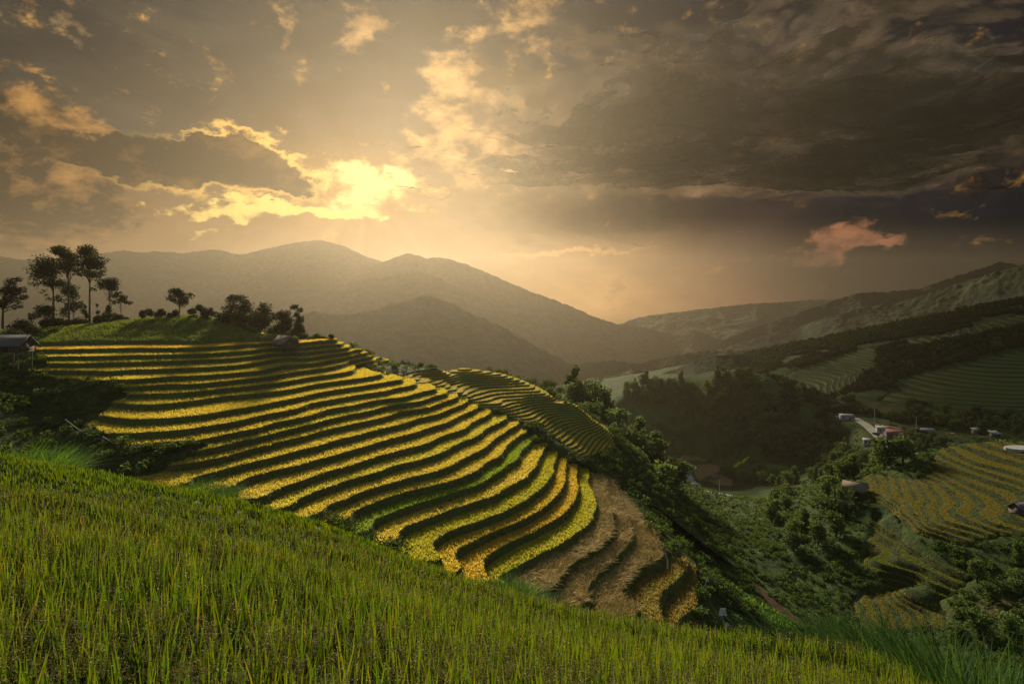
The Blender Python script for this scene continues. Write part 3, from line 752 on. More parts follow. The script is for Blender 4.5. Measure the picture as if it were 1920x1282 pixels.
def build_valley():
    us = np.arange(330, 2160, 4.0); Ys = 40*np.power(1050/40.0, np.linspace(0, 1, 560))
    U, YY = np.meshgrid((us-960)/FPX, Ys); X = (U*YY).ravel(); Y = YY.ravel()
    z = ground_z(X, Y)
    ny, nx = len(Ys), len(us); i = np.arange(nx*ny).reshape(ny, nx)
    q = np.stack([i[:-1, :-1], i[:-1, 1:], i[1:, 1:], i[1:, :-1]], -1).reshape(-1, 4)
    M['valley'] = mat_wild('valley_slope', (0.024, 0.044, 0.012), (0.055, 0.080, 0.020), (0.095, 0.07, 0.028), 0.58, 0.5)
    o = link('valley', mesh_np('valley', np.stack([X, Y, z], 1), q, [M['valley']], True)); tag(o, kind='structure')
build_valley()

M['dim_paddy'] = None
def mat_dim(name, a, b):  # dimmed paddy tones: shade of the right-hand slopes put into the colours
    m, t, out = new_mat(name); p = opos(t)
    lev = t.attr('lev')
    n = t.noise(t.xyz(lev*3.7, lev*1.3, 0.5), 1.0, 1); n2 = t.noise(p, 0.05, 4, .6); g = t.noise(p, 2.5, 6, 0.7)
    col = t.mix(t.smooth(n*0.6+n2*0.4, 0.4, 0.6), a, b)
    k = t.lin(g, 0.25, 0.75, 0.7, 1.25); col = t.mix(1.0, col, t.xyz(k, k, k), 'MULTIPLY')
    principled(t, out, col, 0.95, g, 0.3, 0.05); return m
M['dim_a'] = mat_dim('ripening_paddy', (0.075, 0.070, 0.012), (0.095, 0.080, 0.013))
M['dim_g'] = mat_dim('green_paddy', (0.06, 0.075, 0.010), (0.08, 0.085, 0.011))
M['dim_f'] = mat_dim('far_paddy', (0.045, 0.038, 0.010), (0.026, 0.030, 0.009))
PATCH_OBJ = {}
M['dim_bank'] = mat_bank('bank_painted_shade', 0.45)  # paddy bank at reduced brightness, shade put into its colour
def build_patches():
    for nm, (pl, dz) in PATCH.items():
        x0, y0 = pl.min(0)-2; x1, y1 = pl.max(0)+2
        near = nm in ('right', 'green', 'low')
        if near:
            H = RHT; top = {'right': K0, 'green': G0, 'low': L0}[nm]; km = {'right': 15, 'green': 5, 'low': 8}[nm]
            if nm == 'right': top += 3*dz; km += 3
        else:
            H = lambda x, y: VAL(x, y) + 2.0*fbm(x/60.0, y/60.0, 2, 91)
            gx, gy = np.meshgrid(np.linspace(x0, x1, 40), np.linspace(y0, y1, 40)); zz = H(gx, gy); ins = in_poly(gx, gy, pl)
            top = zz[ins].max()+dz; km = int((top-zz[ins].min())/dz)+1
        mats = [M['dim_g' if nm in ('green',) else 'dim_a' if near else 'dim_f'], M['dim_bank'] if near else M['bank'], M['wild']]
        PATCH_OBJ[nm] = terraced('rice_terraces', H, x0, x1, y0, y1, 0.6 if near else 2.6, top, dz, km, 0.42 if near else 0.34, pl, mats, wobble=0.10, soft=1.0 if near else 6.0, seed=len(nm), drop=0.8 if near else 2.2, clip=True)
build_patches()

# ------------------------------------------------------------------ road surfaces
def strip(name, L, hw, mat, lift=0.05, seg=3.0, wob=0.0):
    L = np.array(L); s = np.concatenate([[0], np.cumsum(np.linalg.norm(np.diff(L, axis=0), axis=1))])
    q = np.linspace(0, s[-1], max(3, int(s[-1]/seg)))
    C = np.stack([np.interp(q, s, L[:, i]) for i in range(3)], 1)
    for _ in range(6): C[1:-1] = (C[:-2]+2*C[1:-1]+C[2:])/4
    T_ = np.gradient(C, axis=0); N = np.stack([-T_[:, 1], T_[:, 0]], 1); N /= np.linalg.norm(N, axis=1)[:, None]
    V = []
    for j, sg in enumerate((-1, -0.5, 0, 0.5, 1)):
        w = hw*sg*(1+wob*fbm(q/5.0+j, q*0+3.3, 2, 8))
        V.append(np.stack([C[:, 0]+N[:, 0]*w, C[:, 1]+N[:, 1]*w, C[:, 2]+lift-0.03*abs(sg)], 1))
    V = np.array(V); n = len(q); i = np.arange(5*n).reshape(5, n)
    F = np.stack([i[:-1, :-1], i[1:, :-1], i[1:, 1:], i[:-1, 1:]], -1).reshape(-1, 4)[:, ::-1]
    o = link(name, mesh_np(name, V.reshape(-1, 3), F, [mat], True)); return o
def build_roads():
    m, t, out = new_mat('pale_concrete'); p = opos(t); n = t.noise(p, 0.8, 6, 0.7); n2 = t.noise(p, 0.15, 3)
    principled(t, out, t.mix(t.smooth(n*0.5+n2*0.5, 0.4, 0.62), (0.36, 0.31, 0.25), (0.24, 0.20, 0.15)), 0.85, n, 0.05)
    m2, t, out = new_mat('dirt_track'); p = opos(t); n = t.noise(p, 0.9, 6, 0.7)
    principled(t, out, t.mix(n, (0.30, 0.20, 0.10), (0.20, 0.13, 0.06)), 0.95, n, 0.1)
    for i, (nm, mm) in enumerate((('road', m), ('dirt_track', m2), ('valley_road', m))):
        L, hw = ROADLINES[i]; o = strip(nm, L, hw, mm, 0.10); tag(o, kind='structure')
    # stream bed with pale boulders and white water
    m3, t, out = new_mat('stream_water'); p = opos(t); n = t.noise(p, 0.9, 6, 0.75)
    principled(t, out, t.mix(t.smooth(n, 0.42, 0.6), (0.10, 0.10, 0.09), (0.62, 0.60, 0.55)), 0.5, n, 0.3, 0.5)
    L = [P(1288,870,452),P(1286,880,440),P(1290,890,428),P(1296,900,412),P(1301,909,400)]
    L = [np.array([q[0], q[1], float(ground_z(q[0:1], q[1:2])[0])]) for q in L]
    o = strip('stream', L, 3.2, m3, 0.5, 1.5, 0.6); tag(o, kind='structure')
build_roads()

# ------------------------------------------------------------------ small plots on the valley floor and bare strips, laid on the ground
def ray_ground(u, v, y0=30.0, y1=1000.0, zf=None):
    Y = y0*np.power(y1/y0, np.linspace(0, 1, 700)); X = (u-960)/FPX*Y; Zr = (HORIZON-v)/FPX*Y
    Zg = (zf or ground_z)(X, Y); hit = np.nonzero(Zr < Zg)[0]
    if len(hit) == 0 or hit[0] == 0: return None
    i = hit[0]; f = (Zr[i-1]-Zg[i-1])/((Zr[i-1]-Zg[i-1])-(Zr[i]-Zg[i])+1e-9)
    y = Y[i-1]+(Y[i]-Y[i-1])*f; x = (u-960)/FPX*y
    return np.array([x, y, (HORIZON-v)/FPX*y])
EXCL = []
def drape(name, px, mat, step=1.0, lift=0.3, y0=60.0):
    q = [ray_ground(u, v, y0) for u, v in px]; q = np.array([p for p in q if p is not None])
    EXCL.append(q[:, :2])
    X, Y, T = grid(*(lambda lo, hi: (lo[0], hi[0], lo[1], hi[1]))(q[:, :2].min(0), q[:, :2].max(0)), step)
    T = T[in_poly(X, Y, q[:, :2])[T].all(1)]
    us = np.unique(T); re = np.zeros(len(X), int); re[us] = np.arange(len(us))
    x, y = X[us], Y[us]; z = ground_z(x, y) + lift
    o = link(name, mesh_np(name, np.stack([x, y, z], 1), re[T], [mat], True)); tag(o, kind='structure'); return o
def plot_mat(name, a, b, sc=0.6):
    m, t, out = new_mat(name); p = opos(t); n = t.noise(p, sc, 6, 0.7); n2 = t.noise(p, sc*0.12, 3)
    principled(t, out, t.mix(t.smooth(n*0.6+n2*0.4, 0.38, 0.62), a, b), 0.95, n, 0.3, 0.05); return m
def build_plots():
    gold = plot_mat('golden_plot', (0.50, 0.33, 0.035), (0.40, 0.24, 0.03)); brown = plot_mat('harvested_plot', (0.24, 0.14, 0.06), (0.14, 0.10, 0.035)); red = plot_mat('red_soil', (0.085, 0.035, 0.018), (0.045, 0.022, 0.012)); dry = plot_mat('dry_bank', (0.15, 0.11, 0.06), (0.06, 0.05, 0.025), 1.2); yel = plot_mat('yellow_strip', (0.42, 0.36, 0.03), (0.25, 0.24, 0.025))
    green = plot_mat('green_plot', (0.05, 0.085, 0.018), (0.09, 0.11, 0.025))
    drape('paddy_field', [(1244,866),(1256,861),(1270,861),(1284,866),(1270,873),(1250,874)], gold)
    drape('paddy_field', [(1268,878),(1277,876),(1287,888),(1289,898),(1283,908),(1274,906),(1270,890)], gold)
    drape('harvested_field', [(1300,872),(1330,868),(1352,876),(1348,886),(1330,892),(1310,902),(1302,890)], brown)
    drape('harvested_field', [(1330,893),(1352,889),(1376,900),(1372,912),(1345,910),(1328,903)], brown)
    drape('harvested_field', [(1248,850),(1290,852),(1330,862),(1322,867),(1285,864),(1252,858)], brown)
    drape('ripening_field', [(1352,884),(1372,872),(1398,856),(1410,852),(1404,862),(1382,876),(1362,888)], yel)  # yellow is the strip's own colour
    drape('green_field', [(1385,880),(1420,866),(1480,872),(1500,886),(1460,897),(1400,893)], green)
    drape('soil_strip', [(1404,1088),(1412,1090),(1450,1125),(1490,1155),(1520,1178),(1508,1182),(1470,1160),(1430,1125)], red, 0.5, 0.25, 40)
    drape('dry_slope', [(1335,1135),(1385,1145),(1430,1165),(1480,1195),(1500,1205),(1420,1200),(1360,1175)], dry, 0.6, 0.2, 40)
build_plots()

# ------------------------------------------------------------------ mountains
def ridge(name, crest, front, slope, seed, mat, rough=1.0, back=500, treed=0.0, n=260, spur=1.0, floor=-330, ys=1.0):
    """crest: (u, v, Y) along the skyline; the face runs down towards the viewer's side, the back away from it"""
    crest = [(a, b, c_*ys) for a, b, c_ in crest]; front *= ys; back *= ys; treed *= ys**0.5
    c = np.array([P(*q) for q in crest]); uu = np.array([q[0] for q in crest], float)
    u = np.linspace(uu[0], uu[-1], n)
    C = np.stack([np.interp(u, uu, c[:, i]) for i in range(3)], 1)
    for _ in range(2): C[1:-1] = (C[:-2]+2*C[1:-1]+C[2:])/4
    hd = -C[:, :2]/np.linalg.norm(C[:, :2], axis=1)[:, None]
    hd = hd*0.5 + np.array([[-0.10, -1.0]])*0.5; hd /= np.linalg.norm(hd, axis=1)[:, None]
    ds = np.concatenate([-np.linspace(1, 0, 14)[:-1]**1.3*back, np.linspace(0, 1, 90)**1.35*front])
    s = np.cumsum(np.concatenate([[0], np.linalg.norm(np.diff(C[:, :2], axis=0), axis=1)]))
    D, S = np.meshgrid(ds, s)
    X = C[:, 0:1] + hd[:, 0:1]*D; Y = C[:, 1:2] + hd[:, 1:2]*D
    ad = np.abs(D)
    fall = slope*ad*(1 - 0.30*ad/max(front, back))
    lam = front*0.42
    w = fbm(S/lam + 0.25*fbm(S/lam, D/lam, 2, seed+3), D/(lam*5.0), 4, seed, 0.55)
    rid = (1 - 2*np.abs(w))            # sharp spurs, rounded gullies
    k = np.clip(ad/(front*0.22), 0, 1)
    Z = C[:, 2:3] - fall + spur*(rid-0.72)*slope*lam*0.34*k*np.clip(1.4-ad/front, 0.2, 1)
    Z += rough*k*slope*lam*0.10*fbm(X/(lam*0.25), Y/(lam*0.25), 4, seed+50)
    if treed: Z += 0.7*treed*fbm(X/ (treed*1.2), Y/(treed*1.2), 2, seed+70)
    Z = np.maximum(Z, floor + 6*fbm(X/90, Y/90, 3, seed+5))
    ny, nx = X.shape; i = np.arange(nx*ny).reshape(ny, nx)
    q = np.stack([i[:-1, :-1], i[:-1, 1:], i[1:, 1:], i[1:, :-1]], -1).reshape(-1, 4)
    V = np.stack([X.ravel(), Y.ravel(), Z.ravel()], 1)
    a = V[q[:, 1]]-V[q[:, 0]]; b = V[q[:, 2]]-V[q[:, 0]]
    if np.median(a[:, 0]*b[:, 1]-a[:, 1]*b[:, 0]) < 0: q = q[:, ::-1]
    o = link(name, mesh_np(name, V, q, [mat], True)); tag(o, kind='structure'); return o
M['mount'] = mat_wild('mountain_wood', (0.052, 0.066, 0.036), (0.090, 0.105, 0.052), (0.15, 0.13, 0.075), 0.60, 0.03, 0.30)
M['mount_r'] = mat_wild('wood_painted_shade', (0.022, 0.034, 0.016), (0.045, 0.06, 0.022), (0.10, 0.085, 0.035), 0.60, 0.05, 0.35)  # darkened mountain wood: the cloud shade of this side is in the colour
M['shoulder'] = mat_wild('open_slope', (0.035, 0.045, 0.014), (0.07, 0.075, 0.02), (0.15, 0.11, 0.035), 0.52, 0.06)
def build_mountains():
    ridge('mountain', [(-420,470,2900),(-200,462,2850),(-60,474,2800),(0,480,2800),(40,487,2800),(110,484,2800),(190,475,2780),(235,469,2750),(262,474,2750),(300,471,2750),(345,475,2800),(405,467,2750),(450,478,2750),(500,466,2700),(560,454,2650),(605,450,2600),(645,461,2600),(690,482,2600),(720,492,2600),(800,520,2600),(900,560,2600)], 1150, 0.60, 11, M['mount'], treed=9, ys=0.945)
    ridge('mountain', [(560,560,2000),(620,530,1980),(680,500,1950),(720,490,1930),(768,474,1900),(800,484,1900),(830,482,1900),(870,494,1920),(905,508,1950),(960,532,2000),(1010,552,2050),(1060,570,2100),(1110,592,2150),(1160,608,2200),(1215,614,2250),(1260,628,2300),(1310,650,2350)], 800, 0.62, 23, M['mount'], treed=8, ys=1.140)
    ridge('mountain', [(330,640,1600),(450,600,1560),(560,560,1500),(620,543,1480),(690,520,1450),(735,514,1430),(780,508,1400),(820,520,1400),(860,540,1400),(920,568,1420),(985,605,1450),(1050,640,1480),(1110,668,1500),(1160,690,1520)], 560, 0.60, 37, M['mount'], treed=7, ys=1.290)
    ridge('mountain', [(300,690,1000),(420,640,980),(500,605,960),(560,588,950),(590,583,940),(620,590,930),(660,590,920),(710,578,910),(760,562,905),(800,553,900),(840,565,900),(890,590,900),(940,612,905),(1000,645,920),(1060,678,940),(1120,706,950),(1170,722,960)], 420, 0.55, 41, M['mount'], treed=6, floor=-330, ys=1.35)
    # hazy ridges at the far end of the valley
    ridge('far_ridge', [(1050,640,3600),(1150,612,3600),(1200,594,3600),(1260,586,3600),(1330,578,3600),(1400,570,3600),(1470,566,3600),(1560,560,3600),(1700,552,3600),(1900,548,3600)], 900, 0.35, 53, M['mount'], treed=10, ys=0.825)
    ridge('far_ridge', [(1180,655,2400),(1225,640,2350),(1262,640,2300),(1285,626,2280),(1302,618,2250),(1322,626,2250),(1350,636,2250),(1400,622,2300),(1460,606,2400),(1540,590,2500)], 600, 0.55, 59, M['mount'], treed=7, ys=1.125)
    # right side, from far to near
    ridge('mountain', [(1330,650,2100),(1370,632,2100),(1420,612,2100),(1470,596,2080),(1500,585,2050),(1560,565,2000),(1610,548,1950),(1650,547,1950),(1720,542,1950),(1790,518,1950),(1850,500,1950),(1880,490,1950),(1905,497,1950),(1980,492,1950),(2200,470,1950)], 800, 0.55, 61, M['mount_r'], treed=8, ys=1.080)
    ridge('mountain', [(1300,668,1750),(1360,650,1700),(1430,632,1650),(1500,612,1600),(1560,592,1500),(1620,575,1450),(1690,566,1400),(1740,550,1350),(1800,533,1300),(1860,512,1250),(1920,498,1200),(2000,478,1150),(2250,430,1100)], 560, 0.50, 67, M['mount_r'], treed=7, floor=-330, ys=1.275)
    ridge('hill_shoulder', [(1150,700,1500),(1230,672,1480),(1300,660,1450),(1360,655,1400),(1430,668,1350),(1500,690,1300)], 320, 0.40, 79, M['shoulder'], treed=3, spur=0.8, back=250)
    ridge('hill_shoulder', [(1020,700,1400),(1090,680,1400),(1150,676,1420),(1220,684,1450),(1280,700,1450)], 300, 0.38, 83, M['shoulder'], treed=3, spur=0.8, back=250)
    # open shoulders with gold edges
    ridge('hill_shoulder', [(1195,716,1000),(1230,704,980),(1270,690,960),(1300,677,930),(1340,667,910),(1372,664,900),(1400,666,900),(1425,680,900),(1455,700,890),(1490,722,880),(1520,735,870)], 210, 0.42, 71, M['shoulder'], treed=1.5, spur=0.5, back=120, floor=-175)
    ridge('hill_shoulder', [(1090,722,1150),(1140,705,1120),(1185,692,1100),(1225,697,1100),(1260,712,1080)], 200, 0.35, 73, M['shoulder'], treed=1.5, spur=0.5, back=120, floor=-190)
    # valley floor between the hills
    X, Y, T = grid(-2500, 2500, 560, 4000, 60.0)
    z = -335 + 10*fbm(X/300, Y/300, 3, 88) + np.clip((Y-1000)/1500, 0, 1)*30
    o = link('valley_floor', mesh_np('valley_floor', np.stack([X, Y, z], 1), T, [M['shoulder']], True)); tag(o, kind='structure')
    X, Y, T = grid(-4400, 4400, -380, 4100, 150.0)
    o = link('ground', mesh_np('ground', np.stack([X, Y, X*0-420.0], 1), T, [M['mount']], True)); tag(o, kind='structure')
build_mountains()

# ------------------------------------------------------------------ leaves, blades, trunks
def blades(B, H, W, az, lean, bend, segs, rng, up=None):
    """ribbons: B bases (n,3); everything else (n,). Returns V, F, s (0 base..1 tip), index of blade"""
    n = len(B); d = np.stack([np.sin(az), np.cos(az), np.zeros(n)], 1)
    tw = az + rng.uniform(-1.2, 1.2, n) + np.pi/2
    side = np.stack([np.sin(tw), np.cos(tw), np.zeros(n)], 1)
    V = np.empty((n, segs+1, 2, 3)); 
    for j in range(segs+1):
        s = j/segs
        hor = (lean*s + bend*s*s)*H; ver = H*(s - 0.55*np.abs(bend)*s*s - 0.25*lean*lean*s)
        c = B + d*hor[:, None] + np.array([0, 0, 1.0])*ver[:, None]
        w = W*(0.75 + 0.6*s - 1.30*s**2.2)*0.5; w = np.maximum(w, W*0.03)
        V[:, j, 0] = c - side*w[:, None]; V[:, j, 1] = c + side*w[:, None]
    idx = np.arange(n*(segs+1)*2).reshape(n, segs+1, 2)
    F = np.stack([idx[:, :-1, 0], idx[:, :-1, 1], idx[:, 1:, 1], idx[:, 1:, 0]], -1).reshape(-1, 4)
    s = np.broadcast_to(np.linspace(0, 1, segs+1)[None, :, None], (n, segs+1, 2)).ravel()
    bi = np.repeat(np.arange(n), (segs+1)*2)
    return V.reshape(-1, 3), F, s, bi

def leaves(C, size, rng, flat=0.0, aspect=1.7):
    """rhombic leaves (leaf sprays) at C with random attitude"""
    n = len(C)
    a = rng.normal(size=(n, 3)); a[:, 2] *= (1-flat); a /= np.linalg.norm(a, axis=1)[:, None]
    b = rng.normal(size=(n, 3)); b -= (b*a).sum(1)[:, None]*a; b /= np.linalg.norm(b, axis=1)[:, None]
    sz = np.asarray(size)*rng.uniform(0.6, 1.3, n)
    V = np.stack([C - a*(sz*0.5)[:, None], C + b*(sz*0.5/aspect)[:, None], C + a*(sz*0.5)[:, None], C - b*(sz*0.5/aspect)[:, None]], 1)
    F = np.arange(n*4).reshape(n, 4)
    return V.reshape(-1, 3), F

def tube(pts, radii, sides=6):
    pts = np.asarray(pts, float); n = len(pts); V = []
    for i in range(n):
        t = pts[min(i+1, n-1)] - pts[max(i-1, 0)]; t /= np.linalg.norm(t)+1e-9
        u = np.cross(t, [0.31, 0.9, 0.2]); u /= np.linalg.norm(u)+1e-9; w = np.cross(t, u)
        for k in range(sides):
            a = 2*math.pi*k/sides; V.append(pts[i] + (u*math.cos(a)+w*math.sin(a))*radii[i])
    F = []
    for i in range(n-1):
        for k in range(sides):
            F.append([i*sides+k, i*sides+(k+1) % sides, (i+1)*sides+(k+1) % sides, (i+1)*sides+k])
    return np.array(V), np.array(F)
def join(parts):
    Vs, Fs, o = [], [], 0
    for V, F in parts: Vs.append(V); Fs.append(F+o); o += len(V)
    return np.vstack(Vs), np.vstack(Fs)

def mat_leaf(name, a, b, trans=0.35, sc=0.6, tint=1.25):
    m, t, out = new_mat(name)
    r = t.attr('tone')
    oi = E(t, t.node('ShaderNodeObjectInfo').outputs['Random'])
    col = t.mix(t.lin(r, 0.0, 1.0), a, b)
    k = t.lin(oi, 0, 1, 0.75, 1.25); col = t.mix(1.0, col, t.xyz(k, k, k), 'MULTIPLY')
    leaf_bsdf(t, out, col, trans, t.mix(1.0, col, (tint*1.15, tint, tint*0.5), 'MULTIPLY'), 0.8, 0.05)
    return m
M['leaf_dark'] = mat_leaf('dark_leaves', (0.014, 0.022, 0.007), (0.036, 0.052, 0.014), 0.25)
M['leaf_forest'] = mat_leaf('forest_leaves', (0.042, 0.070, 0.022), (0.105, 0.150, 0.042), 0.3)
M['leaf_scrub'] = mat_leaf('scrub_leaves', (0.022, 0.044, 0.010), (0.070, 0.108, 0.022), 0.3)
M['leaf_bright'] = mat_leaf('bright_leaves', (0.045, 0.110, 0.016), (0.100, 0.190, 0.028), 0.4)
M['bark'] = None
def mat_bark():
    m, t, out = new_mat('bark'); p = opos(t); n = t.noise(p, 3.0, 4, .6)
    principled(t, out, t.mix(n, (0.035, 0.026, 0.018), (0.10, 0.08, 0.06)), 0.9, n, 0.05); return m
M['bark'] = mat_bark()

def crown_mesh(name, clumps, n, size, mat, rng, shell=0.55, flat=0.2):
    """clumps: (x, y, z, rx, ry, rz)"""
    c = np.array(clumps, float); vol = c[:, 3]*c[:, 4]*c[:, 5]; p = vol**0.75; p /= p.sum()
    k = rng.choice(len(c), n, p=p)
    d = rng.normal(size=(n, 3)); d /= np.linalg.norm(d, axis=1)[:, None]
    r = rng.uniform(shell**3, 1.0, n)**(1/3.0)*(1 + 0.18*rng.normal(size=n))
    C = c[k, :3] + d*r[:, None]*c[k, 3:6]
    V, F = leaves(C, size, rng, flat)
    tone = np.repeat(np.clip(rng.uniform(0, 0.55, n) + 0.35*(d[:, 2]*0.5+0.5) + 0.2*rng.uniform(-1, 1, len(c))[k], 0, 1), 4)  # random tone, plus a painted lightening towards the top of each clump
    return mesh_np(name, V, F, [mat], False, {'tone': tone})

def limb_tree(rng, h, trunk_r, lean, clumps, base_frac=0.0):
    """trunk that leads into the crown with a limb to each clump"""
    parts = []
    top = np.array([lean, 0.0, h])
    mid = np.array([lean*0.25 + rng.uniform(-.03, .03)*h, rng.uniform(-.02, .02)*h, h*0.5])
    tt = np.linspace(0, 1, 9); tr = np.array([(1-s)**2*np.zeros(3) + 2*s*(1-s)*mid + s*s*top for s in tt])
    parts.append(tube(tr, trunk_r*(1.15-0.9*tt), 7))
    for c in clumps:
        c = np.array(c[:3]); s = np.clip((c[2]-0.22*h)/h, 0.15, 0.92)*rng.uniform(0.75, 0.95)
        a = (1-s)**2*np.zeros(3) + 2*s*(1-s)*mid + s*s*top
        m_ = (a+c)/2 + np.array([0, 0, -0.12*np.linalg.norm(c-a)])
        parts.append(tube([a, m_, c], [trunk_r*0.42, trunk_r*0.26, trunk_r*0.08], 5))
    return join(parts)

def thing(name, loc, label, cat, group=None, rotz=0.0):
    o = bpy.data.objects.new(name, None); COL.objects.link(o); o.location = tuple(loc); o.rotation_euler = (0, 0, rotz)
    o.empty_display_size = 0.2
    return tag(o, label, cat, group)

def dup(src, loc, rotz=0.0, scale=1.0, label=None, group=None, sz=None):
    r = src.copy(); COL.objects.link(r); r.location = tuple(loc); r.rotation_euler = (0, 0, rotz)
    r.scale = (scale, scale, scale if sz is None else sz)
    if label: r['label'] = label
    if group: r['group'] = group
    for ch in src.children:
        c = ch.copy(); COL.objects.link(c); c.parent = r
    return r

# ------------------------------------------------------------------ ripe rice standing on the paddies of the hill
def tri_sample(V, T, sel, per_m2, rng, cap=None):
    t = T[sel]; a, b, c = V[t[:, 0]], V[t[:, 1]], V[t[:, 2]]
    ar = 0.5*np.linalg.norm(np.cross(b-a, c-a), axis=1); n = int(ar.sum()*per_m2)
    if cap: n = min(n, cap)
    k = rng.choice(len(t), n, p=ar/ar.sum()); u, v = rng.uniform(size=(2, n)); f = u+v > 1; u[f], v[f] = 1-u[f], 1-v[f]
    return a[k] + (b[k]-a[k])*u[:, None] + (c[k]-a[k])*v[:, None], np.nonzero(sel)[0][k]
def mat_rice_tuft(name, pal):
    m, t, out = new_mat(name)
    lev = t.attr('lev'); r = t.attr('tone'); n = max(pal)+1
    base = level_palette(t, [pal[i] for i in range(n)], n)
    k = t.lin(r, 0, 1, 0.78, 1.3); col = t.mix(1.0, base, t.xyz(k, k, k), 'MULTIPLY')
    col = t.mix(t.smooth(r, 0.86, 0.95), col, (0.22, 0.23, 0.03))
    leaf_bsdf(t, out, col, 0.55, t.mix(1.0, col, (1.3, 1.2, 0.6), 'MULTIPLY'), 0.7, 0.1); return m
M['rice_tuft'] = mat_rice_tuft('rice_tufts', HILL_PAL)
M['bank_grass'] = mat_leaf('bank_grass', (0.050, 0.085, 0.018), (0.120, 0.120, 0.040), 0.3)
M['straw'] = mat_leaf('straw', (0.20, 0.13, 0.04), (0.58, 0.42, 0.14), 0.25, tint=1.0)
M['knoll_grass'] = mat_leaf('knoll_grass_blades', (0.065, 0.100, 0.020), (0.135, 0.160, 0.035), 0.4)

def tufts(name, pts, lev, h, w, nb, mat, rng, lean=0.35, bend=0.3, segs=2, zoff=-0.12, hvar=0.3):
    B = np.repeat(pts, nb, 0) + rng.normal(size=(len(pts)*nb, 3))*np.array([w*0.45, w*0.45, 0.02]) + [0, 0, zoff]
    n = len(B)
    V, F, s, bi = blades(B, h*rng.uniform(1-hvar, 1+hvar, n), np.full(n, w*0.55), rng.uniform(0, 2*np.pi, n), rng.uniform(0, lean, n), rng.uniform(0, bend, n), segs, rng)
    tone = rng.uniform(0, 1, n)
    at = {'tone': tone[bi]}
    if lev is not None: at['lev'] = np.repeat(lev, nb)[bi]
    o = link(name, mesh_np(name, V, F, [mat], False, at)); tag(o, kind='stuff'); return o

def build_hill_rice():
    rng = np.random.default_rng(21)
    vis = HV[HT].mean(1)
    isstraw = (HLEV >= 26) & (HLEV <= 28)
    front = (vis[:, 1] < 160) & (vis[:, 0] > -120)
    p, k = tri_sample(HV, HT, (HMI == 0) & ~isstraw & front, 15.0, rng, 150000)
    tufts('ripe_rice', p, HLEV[k], 0.40, 0.17, 4, M['rice_tuft'], rng, 0.5, 0.5)
    p, k = tri_sample(HV, HT, (HMI == 1) & front, 6.0, rng, 50000)
    tufts('bank_grass', p, None, 0.30, 0.26, 3, M['bank_grass'], rng, 0.8, 0.6)
    p, k = tri_sample(HV, HT, (HMI == 0) & isstraw & front, 14.0, rng, 12000)
    # cut straw lying in sheaves across the stubble
    n = len(p); az = rng.normal(0.6, 0.7, n) + 1.2*fbm(p[:, 0]/2.5, p[:, 1]/2.5, 2, 4)*3
    B = np.repeat(p, 3, 0) + rng.normal(size=(3*n, 3))*[0.15, 0.15, 0.03] + [0, 0, 0.05]
    V, F, s, bi = blades(B, rng.uniform(.4, 0.95, 3*n), np.full(3*n, 0.085), np.repeat(az, 3) + rng.normal(0, .45, 3*n), rng.uniform(.35, 1.0, 3*n), rng.uniform(0.3, 1.1, 3*n), 2, rng)
    o = link('cut_straw', mesh_np('cut_straw', V, F, [M['straw']], False, {'tone': rng.uniform(0, 1, 3*n)[bi]})); tag(o, kind='stuff')
    p, k = tri_sample(HV, HT, (HMI == 3) & (vis[:, 1] < 140), 5.0, rng, 26000)
    tufts('knoll_grass', p, None, 0.55, 0.30, 4, M['knoll_grass'], rng, 0.5, 0.6)
    # the rear spur
    p, k = tri_sample(SV, ST, (SMI == 0), 7.0, rng, 24000)
    m = mat_leaf('spur_rice', (0.24, 0.22, 0.03), (0.50, 0.36, 0.05), 0.5)
    tufts('spur_rice', p, None, 0.30, 0.25, 3, m, rng, 0.5, 0.5)
build_hill_rice()

M['dim_grass'] = mat_leaf('bank_grass_painted_shade', (0.016, 0.030, 0.008), (0.040, 0.056, 0.014), 0.25)  # darker copy of the bank grass, dimness painted into the leaves
def build_patch_rice():
    rng = np.random.default_rng(33)
    for nm in ('right', 'green', 'low'):
        o, V, T, mi, lev = PATCH_OBJ[nm]
        p, k = tri_sample(V, T, (mi == 0), 10.0, rng, 40000)
        c = [((0.09, 0.080, 0.011), (0.18, 0.145, 0.018)), ((0.09, 0.11, 0.012), (0.17, 0.16, 0.017)), ((0.085, 0.085, 0.012), (0.17, 0.14, 0.017))][('right', 'green', 'low').index(nm)]  # the dimness of this side is mixed into the rice colours
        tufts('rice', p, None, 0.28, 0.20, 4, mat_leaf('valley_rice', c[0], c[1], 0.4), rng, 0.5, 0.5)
        p, k = tri_sample(V, T, (mi == 1), 4.0, rng, 9000)
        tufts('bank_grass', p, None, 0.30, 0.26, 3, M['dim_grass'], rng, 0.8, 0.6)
build_patch_rice()

